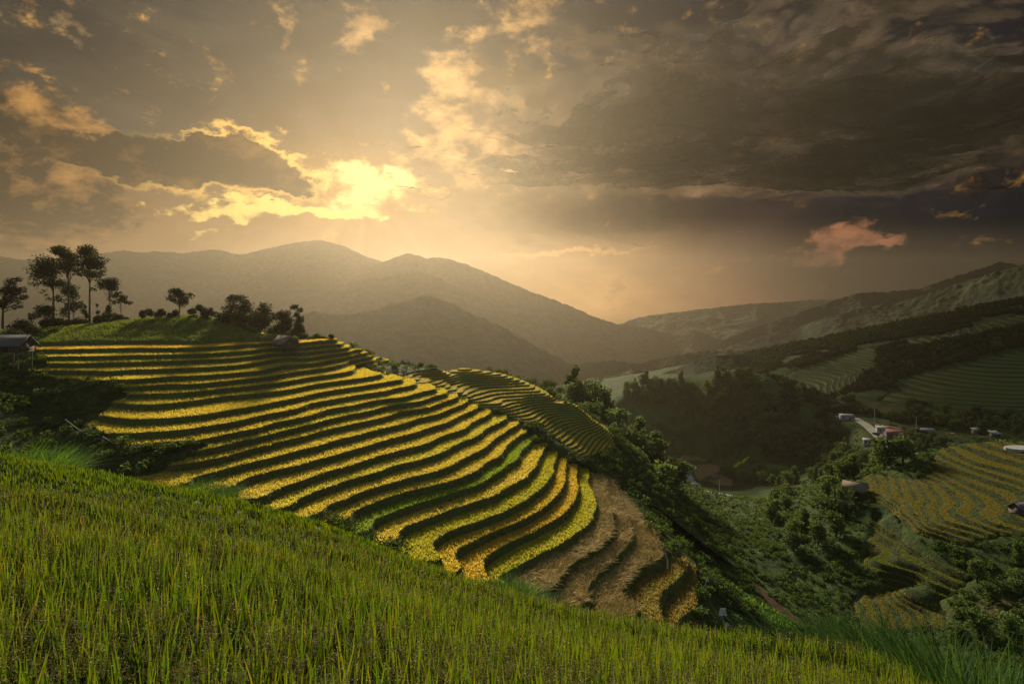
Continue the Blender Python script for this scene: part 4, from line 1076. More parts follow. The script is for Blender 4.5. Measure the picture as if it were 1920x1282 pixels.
# ------------------------------------------------------------------ the rice field at the viewer's feet
def build_fg_rice():
    rng = np.random.default_rng(5)
    m, t, out = new_mat('rice_blades')
    r = t.attr('tone'); s = t.attr('along')
    col = t.ramp(r, [(0.0, (0.005, 0.013, 0.002)), (0.46, (0.011, 0.022, 0.003)), (0.54, (0.027, 0.078, 0.006)), (0.80, (0.070, 0.112, 0.008)), (0.94, (0.15, 0.125, 0.011)), (1.0, (0.18, 0.09, 0.022))])  # sunlit flags over a near-black canopy: that contrast is in the colours
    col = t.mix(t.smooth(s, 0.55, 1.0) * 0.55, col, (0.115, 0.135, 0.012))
    col = t.mix(1.0 - t.smooth(s, 0.1, 0.6), col, (0.010, 0.014, 0.004))  # blade feet darkened in colour, as shade between the plants
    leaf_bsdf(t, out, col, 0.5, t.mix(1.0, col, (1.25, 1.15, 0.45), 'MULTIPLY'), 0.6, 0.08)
    m2, t, out = new_mat('rice_grain')
    r = t.attr('tone'); col = t.mix(r, (0.080, 0.070, 0.017), (0.17, 0.130, 0.034)); leaf_bsdf(t, out, col, 0.25, col, 0.7, 0.1)
    ev = np.array([[e[0], e[1], e[2]] for e in FG_EDGE], float)
    def field(y0, y1, dens, nb, w, segs, hs):
        x0, x1 = -1.05*y1 - 1, 1.05*y1 + 1
        n = int((x1-x0)*(y1-y0)*dens); x = rng.uniform(x0, x1, n); y = rng.uniform(y0, y1, n)
        u = 960 + FPX*x/y
        ye = np.interp(u, ev[:, 0], ev[:, 2])
        ok = (u > -130) & (u < 2060) & (y < ye + 2.8); x, y = x[ok], y[ok]
        # planted in rows that follow the slope
        B0 = np.stack([x, y, fg_ground(x, y)], 1)
        hh = rice_h(y)*(1 + 0.18*fbm(x/2.2, y/2.2, 3, 19))
        n = len(x)
        B = np.repeat(B0, nb, 0); N = len(B)
        B = B + rng.normal(size=(N, 3))*[0.05, 0.05, 0.0]
        flag = rng.uniform(size=N) < 0.24              # stiff upright flag leaves above a softer, darker canopy
        H = np.repeat(hh, nb)*np.where(flag, rng.uniform(0.95, 1.42, N), rng.uniform(0.55, 1.0, N))*hs
        lean = np.where(flag, np.clip(np.abs(rng.normal(0, 0.10, N)), 0, .3), np.clip(np.abs(rng.normal(0.1, 0.22, N)), 0, .6))
        bend = np.where(flag, np.clip(np.abs(rng.normal(0, 0.10, N)), 0, .3), np.clip(np.abs(rng.normal(0.2, 0.35, N)), 0, .8))
        V, F, s, bi = blades(B, H, w*np.where(flag, 1.15, .8)*rng.uniform(0.7, 1.3, N), rng.uniform(0, 2*np.pi, N), lean, bend, segs, rng)
        pr = np.repeat(rng.uniform(0, 1, n), nb)
        patch = np.repeat(np.clip(0.5 + 0.9*fbm(x/2.5, y/2.5, 3, 61), 0, 1), nb)
        tone = np.where(flag, 0.5 + 0.5*np.clip(0.35*pr + 0.55*rng.uniform(0, 1, N)**1.3 + 0.25*(patch-.3), 0, 1), 0.45*np.clip(0.3*pr + 0.5*rng.uniform(0, 1, N) + 0.3*patch, 0, 1))
        return V, F, s, tone[bi], B0, hh
    Vs, Fs, Ss, Rs, o = [], [], [], [], 0
    grain_p = []
    for (y0, y1, dens, nb, w, segs, hs) in ((0.9, 5.0, 62, 9, 0.016, 4, 0.92), (5.0, 9.5, 52, 9, 0.018, 3, 0.92), (9.5, 16, 56, 8, 0.021, 2, 0.95), (16, 29, 52, 7, 0.034, 2, 1.0)):
        V, F, s, r, B0, hh = field(y0, y1, dens, nb, w, segs, hs)
        Vs.append(V); Fs.append(F+o); Ss.append(s); Rs.append(r); o += len(V)
        grain_p.append((B0, hh, y0))
    ob = link('rice_field', mesh_np('rice_field', np.vstack(Vs), np.vstack(Fs), [m], False, {'along': np.concatenate(Ss), 'tone': np.concatenate(Rs)})); tag(ob, kind='stuff')
    print('fg blades quads', sum(len(f) for f in Fs), flush=True)
    # drooping ears
    Vs, Fs, Rs, o = [], [], [], 0
    for B0, hh, y0 in grain_p[:3]:
        npan = {0.9: 3, 5.0: 2, 9.5: 1}[y0]
        n = len(B0)*npan; B = np.repeat(B0, npan, 0) + rng.normal(size=(n, 3))*[.05, .05, 0]; h = np.repeat(hh, npan)*rng.uniform(.70, 1.0, n)
        az = rng.uniform(0, 2*np.pi, n); d = np.stack([np.sin(az), np.cos(az), 0*az], 1)
        L = rng.uniform(.09, .15, n)
        segs = 9 if y0 < 5 else 5
        for j in range(segs):
            a = (j+0.5)/segs; ang_ = a*2.3 - 0.5
            c = B + np.array([0, 0, 1.])*(h*0.95 + L*(0.55*np.sin(ang_*1.15) - 0.35*a*a))[:, None] + d*(L*1.0*(a*0.9))[:, None]
            for q in range(2 if y0 < 5 else 1):
                cc = c + rng.normal(size=(n, 3))*0.006
                V, F = leaves(cc, 0.016 if y0 < 5 else 0.024 if y0 < 9 else 0.035, rng, 0, 1.9)
                Vs.append(V); Fs.append(F+o); o += len(V); Rs.append(np.repeat(rng.uniform(0, 1, n), 4))
    ob = link('rice_ears', mesh_np('rice_ears', np.vstack(Vs), np.vstack(Fs), [m2], False, {'tone': np.concatenate(Rs)})); tag(ob, kind='stuff')
    print('ears', o//4, flush=True)
build_fg_rice()
# ------------------------------------------------------------------ scrub: one template for each habit, then thickets and single trees
def poly_px_sample(poly, n, rng, ygap=0):
    poly = np.array(poly, float); out = []
    lo, hi = poly.min(0), poly.max(0)
    while len(out) < n:
        u, v = rng.uniform(lo, hi)
        if in_poly(np.array([u]), np.array([v]), poly)[0]: out.append((u, v))
    return out
def hill_z(x, y):
    H = HILL(x, y)
    return H
def bush_template(rng, n, size):
    """unit bush: radius about 1, height about 1"""
    k = rng.integers(4, 7); cl = []
    for _ in range(k):
        a = rng.uniform(0, 6.28); r = rng.uniform(0, .6)
        cl.append((r*math.cos(a), r*math.sin(a), rng.uniform(.25, .7), rng.uniform(.3, .55), rng.uniform(.3, .55), rng.uniform(.25, .4)))
    c = np.array(cl); kk = rng.integers(0, k, n); d = rng.normal(size=(n, 3)); d /= np.linalg.norm(d, axis=1)[:, None]
    C = c[kk, :3] + d*c[kk, 3:6]*(rng.uniform(.5, 1.1, n)**(1/3.))[:, None]
    V, F = leaves(C, size, rng, 0.2)
    tone = np.repeat(np.clip(rng.uniform(0, .6, n) + 0.4*np.clip(C[:, 2], 0, 1), 0, 1), 4)  # random tone, with leaves higher in the bush lightened by colour
    return V, F, tone
def thicket(name, pos, scale, n_leaf, size, mat, rng, zs=1.0):
    tpl = [bush_template(rng, n_leaf, size) for _ in range(8)]
    Vs, Fs, Rs, o = [], [], [], 0
    for p, s in zip(pos, scale):
        V, F, r = tpl[rng.integers(0, 8)]; a = rng.uniform(0, 6.28); ca, sa = math.cos(a), math.sin(a)
        W = np.stack([V[:, 0]*ca-V[:, 1]*sa, V[:, 0]*sa+V[:, 1]*ca, V[:, 2]*zs*rng.uniform(.8, 1.25) - 0.15], 1)*s + p
        Vs.append(W); Fs.append(F+o); o += len(W); Rs.append(np.clip(r + rng.uniform(-.25, .25), 0, 1))
    ob = link(name, mesh_np(name, np.vstack(Vs), np.vstack(Fs), [mat], False, {'tone': np.concatenate(Rs)})); tag(ob, kind='stuff'); return ob

M['leaf_far'] = mat_leaf('far_leaves', (0.012, 0.020, 0.007), (0.036, 0.048, 0.014), 0.2)
def build_thickets():
    rng = np.random.default_rng(55)
    # bushy gully left of the terraces and the scrubby ground around the hill
    c = HV[HT].mean(1); wild = (HMI == 2)
    p, k = tri_sample(HV, HT, wild & (c[:, 1] < 190), 0.34, rng, 12000)
    keep = ~in_poly(p[:, 0], p[:, 1], HPOLY) | (dist_line(p[:, 0], p[:, 1], HPOLY) < 0.6)
    p = p[keep]
    p2, k = tri_sample(SV, ST, SMI == 2, 0.30, rng, 2600); p = np.vstack([p, p2])
    thicket('undergrowth', p, rng.uniform(0.5, 1.5, len(p)), 60, 0.34, M['leaf_scrub'], rng)
    # valley sides: density follows the distance, so that the cover looks even
    pts, sc = [], []
    n = 22000; u = rng.uniform(620, 2120, n); Y = 1/rng.uniform(1/420.0, 1/46.0, n)**1.0
    X = (u-960)/FPX*Y
    z = ground_z(X, Y); ok = patch_w(X, Y) < 0.05
    for k_, (L, hw) in enumerate(ROADLINES): ok &= dist_line(X, Y, L, False) > hw + (3.5 if k_ < 2 else 22)
    for q in EXCL: ok &= ~in_poly(X, Y, q)
    P_ = np.stack([X, Y, z], 1)[ok]
    s = rng.uniform(0.5, 1.25, len(P_))*np.clip(P_[:, 1]/110, 0.75, 2.6)
    near = P_[:, 1] < 150
    thicket('undergrowth', P_[near], s[near], 60, 0.36, M['leaf_scrub'], rng, 0.85)
    thicket('undergrowth', P_[~near], s[~near], 26, 0.55, M['leaf_forest'], rng, 0.8)
    # the far-off woods on the shaded right-hand slopes
    pts = []
    n = 16000; u = rng.uniform(1380, 2150, n); Y = np.sqrt(rng.uniform(395.0**2, 1040.0**2, n)); X = (u-960)/FPX*Y
    z = ground_z(X, Y); ok = (patch_w(X, Y) < 0.02) & (fbm(X/60.0, Y/60.0, 3, 303) > -0.24) & (z > -118)
    for L, hw in ROADLINES: ok &= dist_line(X, Y, L, False) > hw+14
    P_ = np.stack([X, Y, z], 1)[ok]; print('wood', len(P_), flush=True)
    thicket('woodland', P_, rng.uniform(3.2, 6.5, len(P_)), 26, 0.62, M['leaf_far'], rng, 1.1)
    # bright grass on the slope under the terraces, and tall grass among the scrub
    pts = []
    for (u, v) in poly_px_sample([(1180,950),(1210,950),(1290,1030),(1330,1080),(1400,1130),(1500,1185),(1440,1180),(1340,1110),(1270,1030)], 500, rng):
        q = ray_ground(u, v)
        if q is not None: pts.append(q)
    pts = np.array(pts)
    tufts('tall_grass', pts, None, 1.1, 0.9, 26, M['leaf_bright'], rng, 0.5, 0.8, 2, -0.1)
build_thickets()

# ------------------------------------------------------------------ trees
def forest_proto(rng, kind):
    h = 1.0
    cl = []
    if kind == 'round':
        cl = [(0, 0, .66, .30, .30, .28), (0, 0, .36, .24, .24, .2)] + [(rng.uniform(-.24, .24), rng.uniform(-.24, .24), rng.uniform(.3, .82), rng.uniform(.14, .22), rng.uniform(.14, .22), rng.uniform(.12, .18)) for _ in range(6)]
    elif kind == 'tall':
        cl = [(rng.uniform(-.08, .08), rng.uniform(-.08, .08), z, .15*(1.25-z)+.06, .15*(1.25-z)+.06, .11) for z in np.linspace(.2, .93, 8)]
    else:
        cl = [(rng.uniform(-.3, .3), rng.uniform(-.3, .3), rng.uniform(.2, .75), rng.uniform(.16, .28), rng.uniform(.16, .28), rng.uniform(.15, .22)) for _ in range(10)]
    return cl
FOREST = []
def build_forest():
    rng = np.random.default_rng(77)
    protos = []
    for i, kd in enumerate(['round', 'round', 'tall', 'spread', 'round', 'tall', 'spread']):
        cl = forest_proto(rng, kd)
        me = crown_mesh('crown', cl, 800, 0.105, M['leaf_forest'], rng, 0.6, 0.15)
        V, F = limb_tree(rng, 0.82, 0.035, rng.uniform(-.05, .05), cl[:5])
        tm = mesh_np('trunk', V, F, [M['bark']], True); protos.append((kd, tm, me))
    used = set()
    src = {}
    def plant(p, h, i, label, group, w=1.0):
        kd, tm, me = protos[i]
        key = i
        if key not in src:
            o = thing('tree', p, label, 'tree', group); link('trunk', tm, o); link('crown', me, o); src[key] = o
            o.scale = (h*w, h*w, h); o.rotation_euler = (0, 0, rng.uniform(0, 6.28)); return o
        return dup(src[key], p, rng.uniform(0, 6.28), h*w, label, group, sz=h)
    def scatter(poly, n, hr, label, group, sep=2.6, tries=9, pick=None, y0=40.0):
        got = []; t_ = 0
        cand = poly_px_sample(poly, n*tries, rng)
        for (u, v) in cand:
            if len(got) >= n: break
            q = ray_ground(u, v, y0)
            if q is None: continue
            if patch_w(np.array([q[0]]), np.array([q[1]]))[0] > 0.05: continue
            if any(dist_line(np.array([q[0]]), np.array([q[1]]), L, False)[0] < hw+(3 if hw != 2.7 else 14) for L, hw in ROADLINES): continue
            if any(abs(q[0]-g[0]) < sep and abs(q[1]-g[1]) < sep*1.6 for g in got): continue
            got.append(q)
            h = rng.uniform(*hr); plant(q - [0, 0, .25], h, pick[rng.integers(0, len(pick))] if pick else rng.integers(0, 7), label, group, rng.uniform(.85, 1.25))
        return got
    # skyline trees of the wooded knoll stand taller than the wood
    for (u, v, h, i) in [(1172,716,12,5),(1205,712,13,0),(1212,710,15,5),(1240,716,11,1),(1262,716,11,4),(1277,710,14,2),(1296,722,11,0),(1345,704,16,5),(1362,702,14,0),(1385,703,13,4),(1402,704,14,1),(1420,716,12,6),(1332,722,12,3),(1500,742,14,2),(1190,722,11,4),(1225,720,12,1)]:
        q = ray_ground(u, v+13)
        if q is None: q = P(u, v+12, 470)
        plant(q - [0, 0, .4], h, i, 'tall tree standing up from the skyline of the wooded knoll', 'skyline trees of the wooded knoll')
    scatter([(1165,730),(1200,722),(1290,726),(1310,748),(1345,716),(1420,712),(1440,735),(1480,790),(1530,800),(1585,850),(1590,885),(1500,872),(1400,835),(1350,862),(1345,850),(1350,800),(1300,770),(1200,758),(1165,745)], 170, (7, 12.5), 'dark leafy tree among the close wood on the knoll', 'trees of the wood on the knoll', 4.4)
    scatter([(1362,890),(1420,878),(1470,898),(1560,893),(1585,908),(1480,918),(1380,914)], 20, (7, 11), 'dark tree in the belt at the foot of the knoll', 'trees at the foot of the knoll', 4)
    # the steep spur below the terraced hill
    scatter([(1062,728),(1100,738),(1140,785),(1195,832),(1245,882),(1285,925),(1240,965),(1185,905),(1130,850),(1085,790),(1060,745)], 42, (7, 13), 'dark tree on the steep spur below the terraces', 'trees on the steep spur', 4.5)
    scatter([(1190,930),(1240,930),(1300,1000),(1330,1060),(1280,1020),(1220,970)], 10, (3.5, 6), 'small tree on the scrubby slope right of the stubble paddies', 'small trees on the scrubby slope', 4)
    scatter([(1440,930),(1540,925),(1590,950),(1570,1020),(1500,1060),(1440,1000)], 15, (4, 7), 'bushy tree in the gully left of the right-hand terraces', 'bushy gully trees', 4)
    scatter([(1560,850),(1640,860),(1700,868),(1690,880),(1600,905),(1560,890)], 16, (6, 10), 'dark tree below the village road', 'trees below the village road', 4)
    scatter([(1690,812),(1760,822),(1790,835),(1720,845),(1690,838)], 14, (5, 8), 'tree on the bank under the red-roofed house', 'trees on the bank by the house', 4)
    scatter([(1700,770),(1920,790),(1920,825),(1800,815),(1720,790)], 26, (7, 12), 'dark tree on the shaded far bank', 'trees on the shaded far bank', 5)
    scatter([(1650,650),(1920,600),(1920,640),(1800,690),(1680,700),(1560,735)], 20, (6, 10), 'single tree on the far terraced shoulder', 'trees on the far shoulder', 8)
    scatter([(1790,1100),(1910,1050),(1918,1180),(1840,1220),(1740,1200)], 16, (2.5, 4.5), 'dark bush in the shaded bottom right corner', 'bushes in the shaded corner', 3)
    # big dark tree by the thatched hut
    for (u, v, h, i, lab) in [(1565, 962, 8.5, 3, 'large dark tree just left of and below the field hut among green terraces'), (1555, 920, 4.5, 0, 'small leafy tree beside the near end of the hut terrace'), (1030, 800, 7.5, 3, 'spreading tree at the end of the golden ridge path'), (1075, 838, 8, 0, 'dark tree behind the upper ends of the ripe paddies'), (1045, 818, 6, 4, 'dark tree wedged between the ridge path and the lower spur terraces'), (1110, 852, 6, 3, 'dark tree at the top of the stubble paddies')]:
        q = None
        Y = {1030: 138, 1075: 136, 1045: 137, 1110: 138}.get(u)
        q = P(u, v, Y) if Y else ray_ground(u, v)
        plant(q - [0, 0, .8], h, i, lab, None, 1.15)
build_forest()

# ------------------------------------------------------------------ the trees on the hilltop, each with its own shape
def top_tree(u, vb, Y, clumps_px, leaf, n, lean_px=0, trunk=0.16, label='', name='tree', group=None, mat=None, seed=1):
    """clumps (u, v, half width, half height) as the crown stands in the photograph; depth like the width"""
    rng = np.random.default_rng(seed)
    base = P(u, vb, Y); k = Y/FPX; cl = []
    for (cu, cv, hw, hh) in clumps_px:
        m = max(2, int(round(hw*hh/32.0)))
        for _ in range(m):
            a = rng.uniform(0, 6.28); r = math.sqrt(rng.uniform(0, 1))*0.62
            f = rng.uniform(0.55, 0.85)
            cl.append(((cu-u)*k + r*math.cos(a)*hw*k, rng.uniform(-.6, .6)*hw*k, (vb-cv)*k + r*math.sin(a)*hh*k, hw*k*f, hw*k*f, max(hh, 0.75*hw)*k*f))
    o = thing(name, base, label, 'bush' if name == 'bush' else 'tree', group)
    top = max(c[2] for c in cl)
    if trunk: 
        V, F = limb_tree(rng, top*0.92, trunk, lean_px*k, cl[:14]); link('trunk', mesh_np('trunk', V, F, [M['bark']], True), o)
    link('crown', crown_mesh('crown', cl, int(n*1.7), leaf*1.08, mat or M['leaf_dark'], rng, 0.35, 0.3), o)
    return o
def build_hilltop():
    tt = top_tree
    tt(168, 612, 134, [(166,475,18,12),(150,470,10,8),(178,485,16,13),(160,495,18,13),(185,500,14,10),(155,512,13,9),(178,515,14,9),(192,508,9,8),(172,545,8,5)], .42, 2300, 0, .24, 'tallest tree on the hilltop, bare straight trunk under a dense leaning crown', seed=2)
    tt(130, 616, 136, [(108,470,16,9),(124,480,17,12),(138,487,13,11),(128,500,15,11),(140,510,10,8),(120,530,12,10),(138,540,10,9)], .42, 2100, -2, .22, 'tall hilltop tree with a straight trunk and a wide flat-topped crown, between two taller crowns', seed=3)
    tt(100, 616, 133, [(92,492,20,10),(80,505,20,12),(100,510,17,12),(66,520,14,10),(88,528,17,9),(62,534,9,6),(105,528,10,8),(75,545,10,7),(85,558,9,6)], .42, 2300, 0, .26, 'broad hilltop tree with heavy rounded crown left of the tallest trunks', seed=4)
    tt(138, 614, 140, [(125,545,13,10),(142,550,11,12),(115,560,10,10),(135,572,14,12),(148,575,8,10),(120,585,10,9)], .40, 1500, 0, .10, 'thin leafy tree filling the gap beneath the tall hilltop crowns', seed=5)
    tt(204, 604, 134, [(198,528,15,8),(207,537,15,9),(190,538,9,6),(205,556,7,10),(203,575,9,12),(205,592,12,9)], .40, 1500, 2, .15, 'medium hilltop tree with an umbrella crown above a bushy lower trunk', seed=6)
    tt(228, 600, 131, [(222,552,9,6),(230,560,10,7),(238,568,6,5),(217,565,6,6)], .36, 620, -2, .09, 'small slender tree at the right end of the tall hilltop group', seed=7)
    tt(5, 616, 118, [(18,530,14,5),(33,525,9,4),(10,545,15,6),(40,545,15,7),(22,560,16,5),(48,558,10,5),(5,572,14,6),(33,575,12,5)], .36, 1500, 6, .22, 'open layered tree leaning in at the left edge above the stilt hut', seed=8)
    tt(82, 614, 130, [(75,580,14,9),(88,588,12,10),(70,595,11,9),(90,600,10,8)], .38, 1100, 0, .10, 'low leafy tree under the broad hilltop crown', seed=9)
    tt(160, 606, 132, [(160,575,3,5),(160,585,5,6),(160,596,7,7)], .30, 380, 0, .07, 'small pointed conifer left of the tall bare trunk', 'conifer', seed=10)
    tt(182, 604, 132, [(182,574,3,5),(182,584,5,6),(182,595,7,6)], .30, 380, 0, .07, 'small pointed conifer right of the tall bare trunk', 'conifer', seed=11)
    tt(335, 602, 129, [(332,550,14,8),(345,556,11,8),(322,560,10,8),(335,566,13,7)], .38, 1200, 3, .13, 'lone round-crowned tree with a bare trunk on the crest of the knoll', seed=12)
    tt(271, 602, 130, [(266,588,8,7),(277,586,8,8)], .33, 620, 0, .08, 'leftmost low bush on the crest of the knoll', 'bush', seed=13)
    tt(302, 601, 130, [(296,587,8,7),(309,585,9,7)], .33, 680, 0, .08, 'low spreading bush left of the lone tree on the knoll', 'bush', seed=14)
    tt(327, 601, 131, [(322,590,8,7),(332,588,8,8)], .33, 600, 0, .08, 'low bush at the foot of the lone tree on the knoll', 'bush', seed=15)
    tt(363, 604, 131, [(360,583,8,8),(368,580,8,7),(362,594,9,7)], .36, 760, 0, .10, 'small airy tree right of the lone tree on the knoll', seed=16)
    tt(386, 607, 131, [(382,585,10,9),(392,588,9,10),(385,597,12,8)], .36, 1000, 0, .10, 'compact dark round tree on the right shoulder of the knoll', seed=17)
    tt(420, 612, 132, [(412,592,12,9),(426,590,13,9),(420,602,18,10)], .40, 1400, 0, .08, 'low spreading tree between the round tree and the big tree on the knoll', 'tree', seed=18)
    tt(448, 618, 132, [(440,565,13,10),(455,562,12,10),(432,578,13,10),(450,580,16,11),(466,575,11,11),(445,595,20,13),(465,597,14,14)], .42, 2600, 0, .15, 'largest tree of the right-hand clump on the knoll, with an open lobed crown', seed=19)
    tt(497, 622, 132, [(492,575,12,10),(500,582,14,11),(485,590,12,11),(510,595,12,11),(495,605,22,13)], .42, 2200, 0, .12, 'second tree of the right-hand clump, domed crown with gaps of sky', seed=20)
    tt(534, 626, 131, [(536,585,10,9),(528,595,12,11),(540,602,11,11),(532,614,17,12)], .40, 1700, 0, .10, 'dark leafy tree just left of the slender tower-like tree', seed=21)
    tt(558, 628, 130, [(555,577,9,7),(562,582,7,7),(557,591,9,8),(559,602,9,9),(562,613,8,8),(556,619,13,8)], .38, 1500, 0, .10, 'slender tower-like tree at the right end of the clump on the knoll', seed=22)
    # bushes at the feet of the trees
    lab = 'dark rounded bush at the foot of the hilltop trees'; g = 'bushes at the feet of the hilltop trees'
    s = 30
    for (u, v, hw, hh, Y) in [(40,612,26,14,122),(20,625,22,12,116),(62,622,18,10,122),(115,606,20,9,134),(150,604,20,8,136),(190,600,18,7,134),(222,598,14,5,134),(240,600,8,4,133),(90,606,16,9,132)]:
        tt(u, v+hh, Y, [(u, v, hw*.7, hh), (u-hw*.5, v+hh*.3, hw*.5, hh*.7), (u+hw*.5, v+hh*.3, hw*.5, hh*.7)], .36, 900, 0, 0, lab, 'bush', g, seed=s); s += 1
    lab = 'dark bush under the right-hand clump of trees on the knoll'; g = 'bushes under the right-hand clump'
    for (u, v, hw, hh, Y) in [(450,612,20,9,130),(480,616,18,9,130),(515,620,18,9,130),(545,624,16,8,129),(568,630,14,6,129),(590,632,14,5,129),(608,634,10,4,129)]:
        tt(u, v+hh, Y, [(u, v, hw*.7, hh), (u-hw*.5, v+hh*.3, hw*.5, hh*.7), (u+hw*.5, v+hh*.3, hw*.5, hh*.7)], .34, 700, 0, 0, lab, 'bush', g, mat=M['leaf_scrub'], seed=s); s += 1
    tt(619, 639, 127, [(619,630,6,6)], .28, 300, 0, .05, 'small round bush at the upper corner of the rear terraces', 'bush', seed=60)
    for (u, v, sd, lb) in [(792,690,61,'lower of two small bushes on the skyline right of the open hut'), (816,691,62,'right-hand small bush on the skyline of the rear spur')]:
        tt(u, v, 142, [(u, v-4, 7, 4)], .28, 240, 0, .04, lb, 'bush', seed=sd)
    # hazy trees behind the rear spur
    g = 'hazy trees behind the rear spur'; s = 70
    for (u, v) in [(920,694),(935,698),(948,696),(968,708),(985,712),(1000,716),(1018,718),(1030,714),(1042,722),(1052,728)]:
        tt(u, v+16, 260, [(u, v, 9, 8), (u-5, v+7, 7, 7), (u+6, v+7, 7, 7)], .6, 420, 0, .15, 'pale hazy tree on the slope behind the rear spur', 'tree', g, mat=M['leaf_forest'], seed=s); s += 1
build_hilltop()
# ------------------------------------------------------------------ huts, houses, vehicles and small things
def flat_mat(name, a, b, sc=2.0, rough=0.85, streak=False):
    m, t, out = new_mat(name); p = opos(t)
    if streak:
        x, y, z = t.sep(p); n = t.noise(t.xyz(x*6.0, y*6.0, z*0.8), sc, 4, .6)
    else: n = t.noise(p, sc, 5, .65)
    principled(t, out, t.mix(t.smooth(n, .35, .65), a, b), rough, n, 0.03); return m
WOOD = flat_mat('weathered_wood', (0.055, 0.042, 0.032), (0.13, 0.10, 0.075), 1.0, 0.9, True)
THATCH = flat_mat('grey_roof_boards', (0.055, 0.05, 0.046), (0.125, 0.11, 0.10), 1.0, 0.9, True)
THATCH2 = flat_mat('brown_thatch', (0.085, 0.06, 0.04), (0.20, 0.145, 0.10), 1.2, 0.95, True)
DARK = flat_mat('dark_inside', (0.012, 0.011, 0.010), (0.022, 0.02, 0.018))  # near-black colour stands in for shade inside doorways and windows
WHITE = flat_mat('whitewash', (0.20, 0.195, 0.18), (0.33, 0.32, 0.30))
REDROOF = flat_mat('red_sheet_roof', (0.16, 0.045, 0.04), (0.26, 0.08, 0.07), 1.0, 0.7, True)
GREYROOF = flat_mat('grey_sheet_roof', (0.16, 0.155, 0.15), (0.26, 0.25, 0.245), 1.0, 0.6, True)
CLOTH = flat_mat('white_cloth', (0.42, 0.41, 0.39), (0.58, 0.57, 0.54))
BAMBOO = flat_mat('pale_bamboo', (0.18, 0.165, 0.14), (0.30, 0.28, 0.24))
PAINT = flat_mat('white_car_paint', (0.62, 0.62, 0.62), (0.70, 0.70, 0.70), 1.0, 0.35)
PAINT2 = flat_mat('dark_car_paint', (0.03, 0.03, 0.035), (0.05, 0.05, 0.055), 1.0, 0.35)
GLASS = flat_mat('car_glass', (0.02, 0.022, 0.025), (0.03, 0.032, 0.035), 1.0, 0.15)
RUBBER = flat_mat('rubber', (0.015, 0.015, 0.015), (0.03, 0.03, 0.03))
CONC = flat_mat('concrete_pole', (0.32, 0.31, 0.29), (0.42, 0.41, 0.38))

def bx(cx, cy, cz, sx, sy, sz):
    V = np.array([(cx+a*sx/2, cy+b*sy/2, cz+c*sz/2) for a in (-1, 1) for b in (-1, 1) for c in (-1, 1)])
    F = np.array([(0, 1, 3, 2), (4, 6, 7, 5), (0, 4, 5, 1), (2, 3, 7, 6), (0, 2, 6, 4), (1, 5, 7, 3)])
    return V, F
def slab(pts, th):
    """a four-cornered slab with thickness th below it"""
    p = np.array(pts, float); n = np.cross(p[1]-p[0], p[3]-p[0]); n /= np.linalg.norm(n)
    if n[2] < 0: n = -n
    V = np.vstack([p, p - n*th]); F = np.array([(0, 1, 2, 3), (7, 6, 5, 4), (0, 4, 5, 1), (1, 5, 6, 2), (2, 6, 7, 3), (3, 7, 4, 0)])
    return V, F
def part(name, shapes, mat, parent, smooth=False):
    V, F = join(shapes) if isinstance(shapes, list) else shapes
    o = link(name, mesh_np(name, V, F, [mat], smooth), parent); return o

def hut(loc, rot, w, d, stilt, wall, rise, over, label, roof_mat, opened=False, cat='hut', name='field_hut'):
    """gabled hut on posts; the ridge runs along local x"""
    o = thing(name, loc, label, cat, None, rot)
    for sx in (-1, 1):
        for sy in (-1, 1):
            part('post', tube([(sx*w*.46, sy*d*.44, -1.2), (sx*w*.46, sy*d*.44, stilt+wall)], [.09, .08], 6), WOOD, o)
    if w > 4:
        for sy in (-1, 1): part('post', tube([(0, sy*d*.44, -1.2), (0, sy*d*.44, stilt+wall)], [.09, .08], 6), WOOD, o)
    part('floor', bx(0, 0, stilt-.06, w, d, .12), WOOD, o)
    z0, z1 = stilt, stilt+wall
    if not opened:
        part('wall', [bx(0, -d/2+.03, (z0+z1)/2, w-.1, .06, wall), bx(-w/2+.03, 0, (z0+z1)/2, .06, d-.12, wall), bx(w/2-.03, 0, (z0+z1)/2, .06, d-.12, wall), bx(0, d/2-.03, (z0+z1)/2, w-.1, .06, wall)], WOOD, o)
        part('door', bx(w*.18, -d/2-.012, z0+wall*.42, .8, .04, wall*.84), DARK, o)
        part('window', bx(-w*.22, -d/2-.012, z0+wall*.58, .6, .04, .5), DARK, o)
    else:
        part('railing', [bx(0, -d/2+.05, z0+.5, w-.1, .07, .08), bx(-w/2+.05, 0, z0+.5, .07, d-.1, .08), bx(w/2-.05, 0, z0+.5, .07, d-.1, .08)], WOOD, o)
    hx = w/2+over; hy = d/2+over; zr = z1+rise; ze = z1-over*rise/(d/2)
    r = part('roof', [slab([(-hx, -hy, ze), (hx, -hy, ze), (hx, 0, zr), (-hx, 0, zr)], .12), slab([(-hx, hy, ze), (hx, hy, ze), (hx, .003, zr+.003), (-hx, .003, zr+.003)], .12)], roof_mat, o)
    part('ridge_cap', tube([(-hx, 0, zr+.03), (hx, 0, zr+.03)], [.10, .10], 6), roof_mat, r)
    V = np.array([(s*(w/2-.05), y, z) for s in (-1, 1) for y, z in ((-d/2+.1, z1-.02), (d/2-.1, z1-.02), (0, zr-.2))]); 
    for s in (0, 1):
        f = [3*s, 3*s+1, 3*s+2, 3*s+2]; me = bpy.data.meshes.new('gable'); me.from_pydata([tuple(v) for v in V[3*s:3*s+3]] + [tuple(v + [(.05 if s == 0 else -.05), 0, 0]) for v in V[3*s:3*s+3]], [], [(0, 1, 2), (5, 4, 3), (0, 3, 4, 1), (1, 4, 5, 2), (2, 5, 3, 0)]); me.materials.append(WOOD)
        link('gable', me, o)
    return o

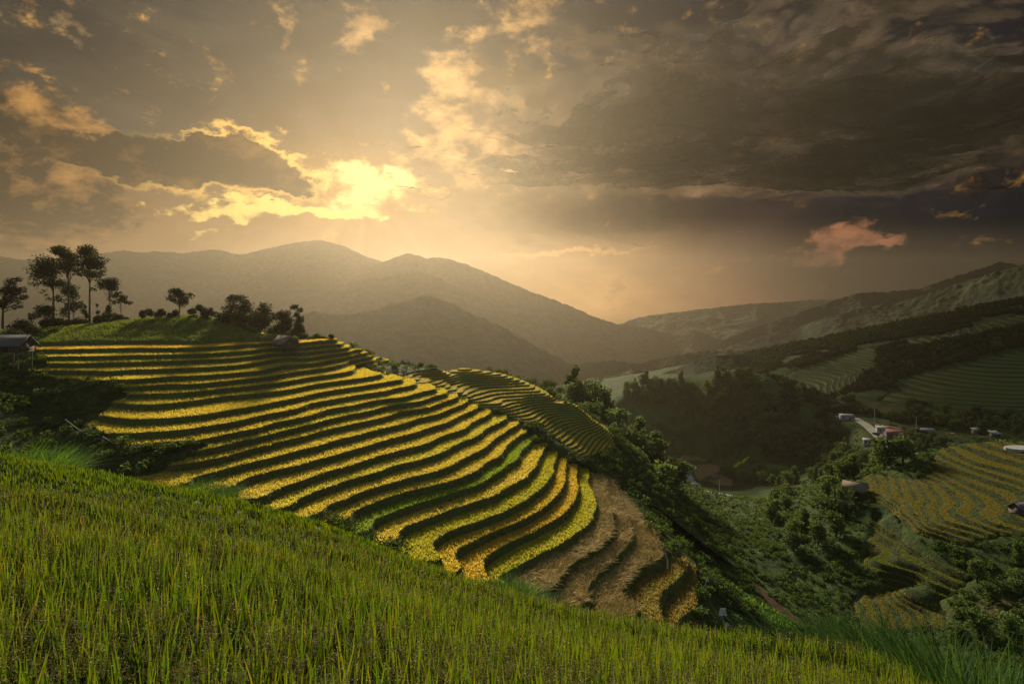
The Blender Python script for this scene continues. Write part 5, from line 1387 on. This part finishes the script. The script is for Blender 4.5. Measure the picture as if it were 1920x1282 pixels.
def house(loc, rot, w, d, h, rise, label, wall_mat, roof_mat, windows=2, name='house', shed=False, door=True):
    o = thing(name, loc, label, 'building', None, rot)
    part('wall', bx(0, 0, h/2-.6, w, d, h+1.2), wall_mat, o)
    if door: part('door', bx(w*.12, -d/2-.02, 1.05, 1.0, .05, 2.1), DARK, o)
    for i in range(windows):
        x = -w*.32 + i*w*.62/max(1, windows-1) if windows > 1 else -w*.25
        if abs(x-w*.12) < .9: x += 1.3
        f = part('window', bx(x, -d/2-.02, h*.58, 1.1, .05, 1.0), DARK, o)
    ov = .5
    if shed: part('roof', slab([(-w/2-ov, -d/2-ov, h+.1), (w/2+ov, -d/2-ov, h+.1), (w/2+ov, d/2+ov, h+rise), (-w/2-ov, d/2+ov, h+rise)], .1), roof_mat, o)
    else:
        part('roof', [slab([(-w/2-ov, -d/2-ov, h-.05), (w/2+ov, -d/2-ov, h-.05), (w/2+ov, 0, h+rise), (-w/2-ov, 0, h+rise)], .1), slab([(-w/2-ov, d/2+ov, h-.05), (w/2+ov, d/2+ov, h-.05), (w/2+ov, .003, h+rise), (-w/2-ov, .003, h+rise)], .1)], roof_mat, o)
    return o

def car(loc, rot, label, paint, group=None, van=False):
    o = thing('parked_car', loc, label, 'car', group, rot)
    prof = [(-2.1, .35), (-2.15, .8), (-1.9, 1.0), (-1.1, 1.05), (-.6, 1.5), (.9, 1.52), (1.6, 1.05), (2.1, .9), (2.15, .35)] if not van else [(-2.3, .35), (-2.35, 1.1), (-2.2, 2.0), (1.3, 2.0), (1.9, 1.15), (2.3, .95), (2.35, .35)]
    n = len(prof); V = np.array([(x, -.85*(1 if z < 1.2 else .88), z) for x, z in prof] + [(x, .85*(1 if z < 1.2 else .88), z) for x, z in prof])
    me = bpy.data.meshes.new('body'); me.from_pydata([tuple(v) for v in V], [], [tuple(range(n)), tuple(reversed(range(n, 2*n)))] + [(i, i+n, (i+1) % n+n, (i+1) % n) for i in range(n)]); me.materials.append(paint); link('body', me, o)
    part('side_window', [bx(.15, -.80, 1.27 if not van else 1.55, 1.4, .06, .34), bx(.15, .80, 1.27 if not van else 1.55, 1.4, .06, .34)], GLASS, o)
    part('windscreen', slab([(1.52, -.68, 1.10), (1.52, .68, 1.10), (1.0, .66, 1.50), (1.0, -.66, 1.50)] if not van else [(1.84, -.68, 1.25), (1.84, .68, 1.25), (1.42, .66, 1.92), (1.42, -.66, 1.92)], -.03), GLASS, o)
    for sx in (-1.35, 1.35):
        for sy in (-.8, .8): part('wheel', tube([(sx, sy-.1, .33), (sx, sy+.1, .33)], [.33, .33], 10), RUBBER, o)
    return o

def on_ground(u, v, y0=40): return ray_ground(u, v, y0)
def build_objects():
    # huts around the hill
    p = P(12, 675, 95); hut(p - [0, 0, .2], R(4), 6.4, 3.4, 1.7, 1.35, 1.4, .5, 'grey-roofed wooden hut on stilts at the left edge of the terraces', THATCH)
    p = P(534, 655, 117); hut(p, R(-38), 3.6, 2.9, .7, 1.0, 1.2, .55, 'small brown thatched hut at the right end of the topmost golden terraces', THATCH2)
    p = P(760, 688, 140); hut(p - [0, 0, .1], R(25), 1.5, 1.3, .45, .65, .55, .3, 'tiny open-sided lookout hut alone on the crest of the rear spur', THATCH2, True)
    p = P(1603, 927, 131); hut(p, R(-40), 4.0, 3.0, .4, 1.4, 1.2, .5, 'brown-roofed hut among green terraces right of the large dark tree', THATCH2)
    p = Pz(1922, 970, -42.6); hut(p - [0, 0, .3], R(12), 4.0, 3.0, .8, 1.5, 1.1, .4, 'grey hut at the right edge beside the winding terraces', THATCH)
    p = on_ground(1341, 898); hut(p, R(20), 5.5, 3.5, .3, 1.5, 1.6, .6, 'small thatched hut among the harvested plots by the stream', THATCH2)
    # village on the road
    p = on_ground(1676, 826); house(p + [3, 3, 0], R(-22), 10, 8, 4.2, 2.0, 'roadside house with a dull red metal roof', WOOD, REDROOF)
    p = on_ground(1666, 816); house(p + [0, 6, 0], R(-22), 6.5, 6, 3.6, .5, 'white flat-roofed annex beside the red-roofed house', WHITE, WHITE, 1, shed=True)
    p = on_ground(1588, 786); house(p, R(-8), 9, 5, 3.0, .6, 'low white building where the road leaves the wooded knoll', WHITE, GREYROOF, 2, shed=True)
    p = on_ground(1574, 787); house(p, R(-8), 4.5, 4, 2.2, .5, 'small grey shed left of the low white building by the road', GREYROOF, GREYROOF, 1, shed=True)
    p = on_ground(1681, 850); house(p, R(-32), 8, 5, 2.2, .9, 'grey-roofed shed just below the bend of the road', WOOD, GREYROOF, 1, shed=True)
    p = on_ground(1697, 853); house(p, R(-32), 6.5, 4, 2.0, .7, 'smaller pale-roofed shed at the lower edge of the road', WOOD, GREYROOF, 1, shed=True)
    p = on_ground(1735, 812); house(p, R(-10), 9, 5, 2.4, 1.0, 'long dark shed at the end of the dirt track', DARK, GREYROOF, 2, shed=False)
    p = on_ground(1628, 832); house(p, R(-30), 5, 4, 2.4, .6, 'small concrete outhouse below the left side of the road', CONC, GREYROOF, 1, shed=True)
    # white sheets and roofs on the dark bank to the right
    for (u, v, w, d, lab) in [(1834, 813, 6, 4, 'larger white roof under the dark trees on the far right bank'), (1852, 815, 3.5, 3, 'small white roof between two others on the far right bank'), (1866, 819, 4.5, 3.5, 'white roof nearest the right edge under the dark trees')]:
        q = on_ground(u, v, 200)
        if q is not None: house(q, R(8), w, d, 2.2, 1.2, lab, WOOD, WHITE, 1, shed=True)
    q = Pz(1916, 841, -39.2); o = thing('water_tank', q, 'pale oval concrete pond basin at the right edge above the terraces', 'tank')
    ring = [(4.0*math.cos(a), 2.2*math.sin(a)) for a in np.linspace(0, 2*math.pi, 28, endpoint=False)]
    me = bpy.data.meshes.new('basin'); me.from_pydata([(x, y, .3) for x, y in ring] + [(x*1.03, y*1.03, -.8) for x, y in ring], [], [tuple(range(28))] + [(i, i+28, (i+1) % 28+28, (i+1) % 28) for i in range(28)]); me.materials.append(WHITE); link('basin', me, o)
    # far houses, a few pixels each
    for (u, v, lab) in [(1624, 607, 'upper of two tiny pale houses high on the far dark hillside'), (1616, 622, 'lower of two tiny pale houses high on the far dark hillside'), (1793, 631, 'tiny pale house on the open far shoulder'), (1765, 652, 'tiny pink house below the open far shoulder')]:
        q = ray_ground(u, v, 300)
        if q is None: continue
        house(q, R(10), 8, 5, 2.6, 1.2, lab, WHITE, GREYROOF, 1)
    # vehicles
    def onroad(u, Y, off=0.0, k=0):
        L, hw = ROADLINES[k]; i = np.argmin(np.abs(np.array([P(a, b, c)[1] for a, b, c in ROADS[k][0]])-Y)); 
        ys = L[:, 1]; o_ = np.argsort(ys); x = np.interp(Y, ys[o_], L[o_, 0]); z = np.interp(Y, ys[o_], L[o_, 2]); return np.array([x+off, Y, z+.12])
    car(onroad(0, 352, 4.2), R(118), 'white car parked beside the road in front of the red-roofed house', PAINT)
    car(onroad(0, 362, 4.6), R(118), 'white van parked just behind the white car by the red-roofed house', PAINT, van=True)
    car(onroad(0, 365, -1.2), R(118), 'dark car driving on the pale road above the bend', PAINT2)
    # poles
    for (u, v, h, lab) in [(1640, 795, 12, 'concrete power pole on the uphill side of the road'), (1686, 833, 11, 'dark power pole in front of the red-roofed house'), (1718, 805, 9, 'slim pole at the end of the dirt track'), (1349, 921, 8, 'pale pole beside the lower valley road')]:
        q = on_ground(u, v)
        if q is None: continue
        o = thing('power_pole', q, lab, 'pole'); part('post', tube([(0, 0, -1), (0, 0, h)], [.24, .15], 8), CONC, o); part('crossarm', bx(0, 0, h-.6, 2.2, .14, .14), WOOD, o)
        for sx in (-.9, .9): part('insulator', tube([(sx, 0, h-.52), (sx, 0, h-.25)], [.09, .06], 6), CONC, o)
    # bamboo pipes
    def pipe(pts, label, r=.06, mat=BAMBOO):
        pts = np.array(pts); o = thing('water_pipe', pts[0], label, 'pipe')
        part('pipe', tube(pts-pts[0], [r]*len(pts), 6), mat, o)
        for q in pts[1:-1]: part('prop', tube([q-pts[0]-[.12, 0, 1.3], q-pts[0]], [.04, .03], 5), WOOD, o); part('prop', tube([q-pts[0]-[-.12, 0, 1.3], q-pts[0]], [.04, .03], 5), WOOD, o)
        return o
    pipe([P(122, 786, 78), P(150, 807, 77), P(178, 822, 76.5), P(196, 822, 76)], 'thin pale bamboo pipe along the dark gully left of the ripe paddies', .05)
    pipe([P(192, 818, 75.5), P(212, 830, 75), P(236, 846, 74.5), P(265, 869, 74)], 'brighter bamboo pipe running down to the lower end of the gully', .06)
    pipe([P(1247, 1036, 72.2), P(1252, 1050, 71.8), P(1252, 1066, 71.4)], 'short white pipe spilling over the bank below the stubble paddies', .08, BAMBOO)
    pipe([P(1165, 918, 91), P(1169, 932, 89.5), P(1172, 946, 88)], 'white pipe lying along the right edge of the upper stubble paddy', .07, BAMBOO)
    # scarecrow cloths
    def rag(base, h, lean, label, w=.5, ch=.8, mat=CLOTH):
        o = thing('scarecrow', base, label, 'scarecrow')
        part('stick', tube([(0, 0, -.6), (lean, 0, h)], [.035, .025], 6), BAMBOO, o)
        n = 7; V = []; 
        for j in range(n):
            s = j/(n-1)
            for i in range(6):
                a = i/5-.5; V.append((lean*.95 + a*w*(1+.5*s), .10*math.sin(i*1.9+s*2)+.02, h*.97-ch*s-.08*abs(a)))
        F = [(j*6+i, j*6+i+1, (j+1)*6+i+1, (j+1)*6+i) for j in range(n-1) for i in range(5)]
        me = bpy.data.meshes.new('cloth'); me.from_pydata(V + [(x, y+.05, z) for x, y, z in V], [], F + [tuple(q+42 for q in reversed(f)) for f in F]); me.materials.append(mat); link('cloth', me, o)
        if ch > .7: part('crossbar', tube([(lean-w*.6, 0, h*.96), (lean+w*.6, 0, h*.96)], [.025, .025], 5), BAMBOO, o)
        return o
    def hillpt(u, v):
        q = ray_ground(u, v, 40, 200, lambda x, y: np.maximum(HILL(x, y), ground_z(x, y))); return q if q is not None else P(u, v, 75)
    rag(hillpt(1355, 1166), 1.7, .05, 'larger white shirt hung on a cross as a scarecrow on the dry slope', .62, .85)
    rag(hillpt(1364, 1181), .9, .02, 'tiny white rag on a short stick below the white shirt', .28, .35)
    rag(hillpt(1310, 1116), 2.4, 1.2, 'narrow white cloth hanging from a long leaning stick beside the last golden paddy', .2, .6)
    rag(P(604, 903, 84), .8, .0, 'small pale rag on a stick against the bank of the ripe paddies', .35, .4)
    # tall grass clumps
    def clump(base, n, h, w, label, seed, mat=None, group=None, plume=0):
        rng = np.random.default_rng(seed)
        o = thing('grass_clump', base, label, 'grass clump', group)
        B = rng.normal(size=(n, 3))*[w*.33, w*.33, 0]; az = np.arctan2(B[:, 0], B[:, 1]) + rng.normal(0, .7, n)
        V, F, s, bi = blades(B - [0, 0, .2], h*rng.uniform(.6, 1.1, n)**1.0, (.012+.010*h)*rng.uniform(.7, 1.4, n), az, rng.uniform(.03, .40, n), rng.uniform(.25, 1.0, n), 6, rng)
        ob = link('leaves', mesh_np('leaves', V, F, [mat or M['leaf_bright']], False, {'tone': rng.uniform(0, 1, n)[bi]}), o); return o
    def fgz(x, y): return fg_ground(np.array([x]), np.array([y]))[0]
    def fg_at(u, Y): x = (u-960)/FPX*Y; return np.array([x, Y, float(fgz(x, Y))])
    M['leaf_reed'] = mat_leaf('reed_leaves', (0.018, 0.052, 0.008), (0.060, 0.110, 0.022), 0.35)
    for i, (u, Y, vt, w, lab) in enumerate([(1585, 11.9, 1176, 1.7, 'tall arching grass clump at the lower right, leftmost and tallest of its row'), (1650, 11.2, 1192, 1.5, 'second arching grass clump of the row at the lower right'), (1715, 10.2, 1200, 1.6, 'middle arching grass clump of the row at the lower right'), (1800, 9.0, 1205, 1.5, 'spiky grass clump with long drooping blades near the lower right corner'), (1868, 8.1, 1245, 1.3, 'rightmost low grass clump in the lower right corner')]):
        b = fg_at(u, Y); h = (HORIZON-vt)/FPX*Y - b[2]; clump(b, 1500, max(1.0, h*1.05), w, lab, 300+i, M['leaf_reed'])
    for i, (u, Y, vt, w, lab) in enumerate([(355, 25.6, 890, 1.1, 'left one of two fresh green grass clumps behind the crest of the near field'), (400, 25.5, 898, 1.2, 'right one of two fresh green grass clumps behind the crest of the near field'), (30, 26.3, 822, 2.0, 'tall green grass clump at the left edge above the near field'), (75, 26.2, 830, 1.4, 'smaller green grass clump right of the tall one at the left edge'), (935, 17.5, 1076, .9, 'pale green grass clump at the foot of the golden paddies, left of the pale tufts'), (968, 17.2, 1088, .9, 'silvery grass tuft behind the crest of the near field')]):
        b = fg_at(u, Y); h = (HORIZON-vt)/FPX*Y - b[2]; clump(b, 1000, max(.8, h*1.1), w, lab, 320+i)
    # creeper along the far edge of the near field
    rng = np.random.default_rng(8)
    o = None; pts = []
    for (u, v, Y) in [(595, 968, 24.5), (615, 966, 24.3), (635, 970, 24), (655, 980, 23.6), (675, 993, 23), (692, 1003, 22.6), (710, 1013, 22), (728, 1022, 21.5), (745, 1030, 21)]:
        q = P(u, v+9, Y); pts.append(q)
    base = pts[4]; o = thing('creeper_hedge', base, 'low dark creeping hedge along the far edge of the near rice field', 'hedge')
    cl = []
    for q in pts:
        for _ in range(3): cl.append(tuple(q-base + rng.normal(size=3)*[.25, .15, .08]) + (.40, .35, .26))
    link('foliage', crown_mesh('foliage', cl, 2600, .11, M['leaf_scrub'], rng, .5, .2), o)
    link('stem', mesh_np('stem', *join([tube([q-base-[0, 0, .5], q-base], [.04, .02], 5) for q in pts]), [M['bark']], True), o)
build_objects()
# ------------------------------------------------------------------ a low bank of dark cloud over the right-hand side of the valley; it shades the slopes and the air beneath it
def build_cloud():
    X, Y, T = grid(-500, 2300, 650, 3000, 17.0)
    lump = 62*fbm(X/300.0 + 0.5*fbm(X/420.0, Y/420.0, 3, 409), Y/300.0, 7, 401, 0.56)
    zb = 425 + lump; zt = zb + 38 + 70*np.abs(fbm(X/260.0, Y/260.0, 5, 402))
    n = len(X)
    V = np.vstack([np.stack([X, Y, zb], 1), np.stack([X, Y, zt], 1)])
    F = np.vstack([T[:, ::-1], T + n])
    # close the rim
    ny = len(np.unique(Y)); nx = n//ny; idx = np.arange(n).reshape(ny, nx)
    rim = np.concatenate([idx[0, :], idx[1:, -1], idx[-1, -2::-1], idx[-2:0:-1, 0]]); nxt = np.roll(rim, -1)
    F = np.vstack([F, np.stack([rim, nxt, nxt+n], 1), np.stack([rim, nxt+n, rim+n], 1)])
    m, t, out = new_mat('cloud_vapour'); p = opos(t); x, y, z = t.sep(p)
    flat = t.xyz(x, y, 0.0)
    q = t.xyz(x, y, z*2.2)
    n1 = t.noise(q, 0.0030, 9, 0.62, 0.5); n2 = t.noise(q, 0.013, 7, 0.66, 0.3)
    N1 = (n1 - 0.5)*3.0; N2 = (n2 - 0.5)*3.0
    xb = (y - 1400.0)*-0.158 - 40.0
    fx = t.smooth(x - xb + N1*260.0, -60.0, 330.0)
    fr = 1.0 - t.smooth(x + N1*200.0, 1500.0, 1950.0)
    fy = t.smooth(y + N1*260.0, 820.0, 1150.0) * (1.0 - t.smooth(y + N1*300.0, 2250.0, 2800.0))
    cover = fx * fr * fy
    dens = t.smooth(cover*1.15 + N1*0.75 + N2*0.40, 0.30, 1.25)
    d = t.node('ShaderNodeBsdfDiffuse'); t.put(d.inputs[0], t.mix(t.lin(n2, .3, .7), (0.05, 0.055, 0.066), (0.17, 0.165, 0.165)))
    tr = t.node('ShaderNodeBsdfTranslucent'); t.put(tr.inputs[0], t.mix(dens, (0.15, 0.105, 0.065), (0.008, 0.008, 0.009)))
    ad = t.node('ShaderNodeAddShader'); t.l.new(d.outputs[0], ad.inputs[0]); t.l.new(tr.outputs[0], ad.inputs[1])
    tp = t.node('ShaderNodeBsdfTransparent'); mx = t.node('ShaderNodeMixShader')
    t.put(mx.inputs[0], dens*0.88); t.l.new(tp.outputs[0], mx.inputs[1]); t.l.new(ad.outputs[0], mx.inputs[2]); t.l.new(mx.outputs[0], out.inputs[0])
    o = link('cloud_bank', mesh_np('cloud_bank', V, F, [m], True)); tag(o, kind='stuff')
build_cloud()
# ------------------------------------------------------------------ evening haze
def build_haze():
    lo, hi = Vector((-4500, -400, -421)), Vector((4500, 4200, 236))
    V = [(x, y, z) for x in (lo.x, hi.x) for y in (lo.y, hi.y) for z in (lo.z, hi.z)]
    F = [(0, 1, 3, 2), (4, 6, 7, 5), (0, 4, 5, 1), (2, 3, 7, 6), (0, 2, 6, 4), (1, 5, 7, 3)]
    me = bpy.data.meshes.new('haze'); me.from_pydata(V, [], F); me.update()
    m = bpy.data.materials.new('haze'); m.use_nodes = True
    nt = m.node_tree; nt.nodes.clear(); out = nt.nodes.new('ShaderNodeOutputMaterial'); v = nt.nodes.new('ShaderNodeVolumePrincipled')
    v.inputs['Color'].default_value = (0.158, 0.127, 0.090, 1); v.inputs['Density'].default_value = HAZE
    v.inputs['Anisotropy'].default_value = 0.72
    nt.links.new(v.outputs[0], out.inputs['Volume'])
    me.materials.append(m); o = link('haze', me); tag(o, kind='stuff')
HAZE = 0.00026
build_haze()
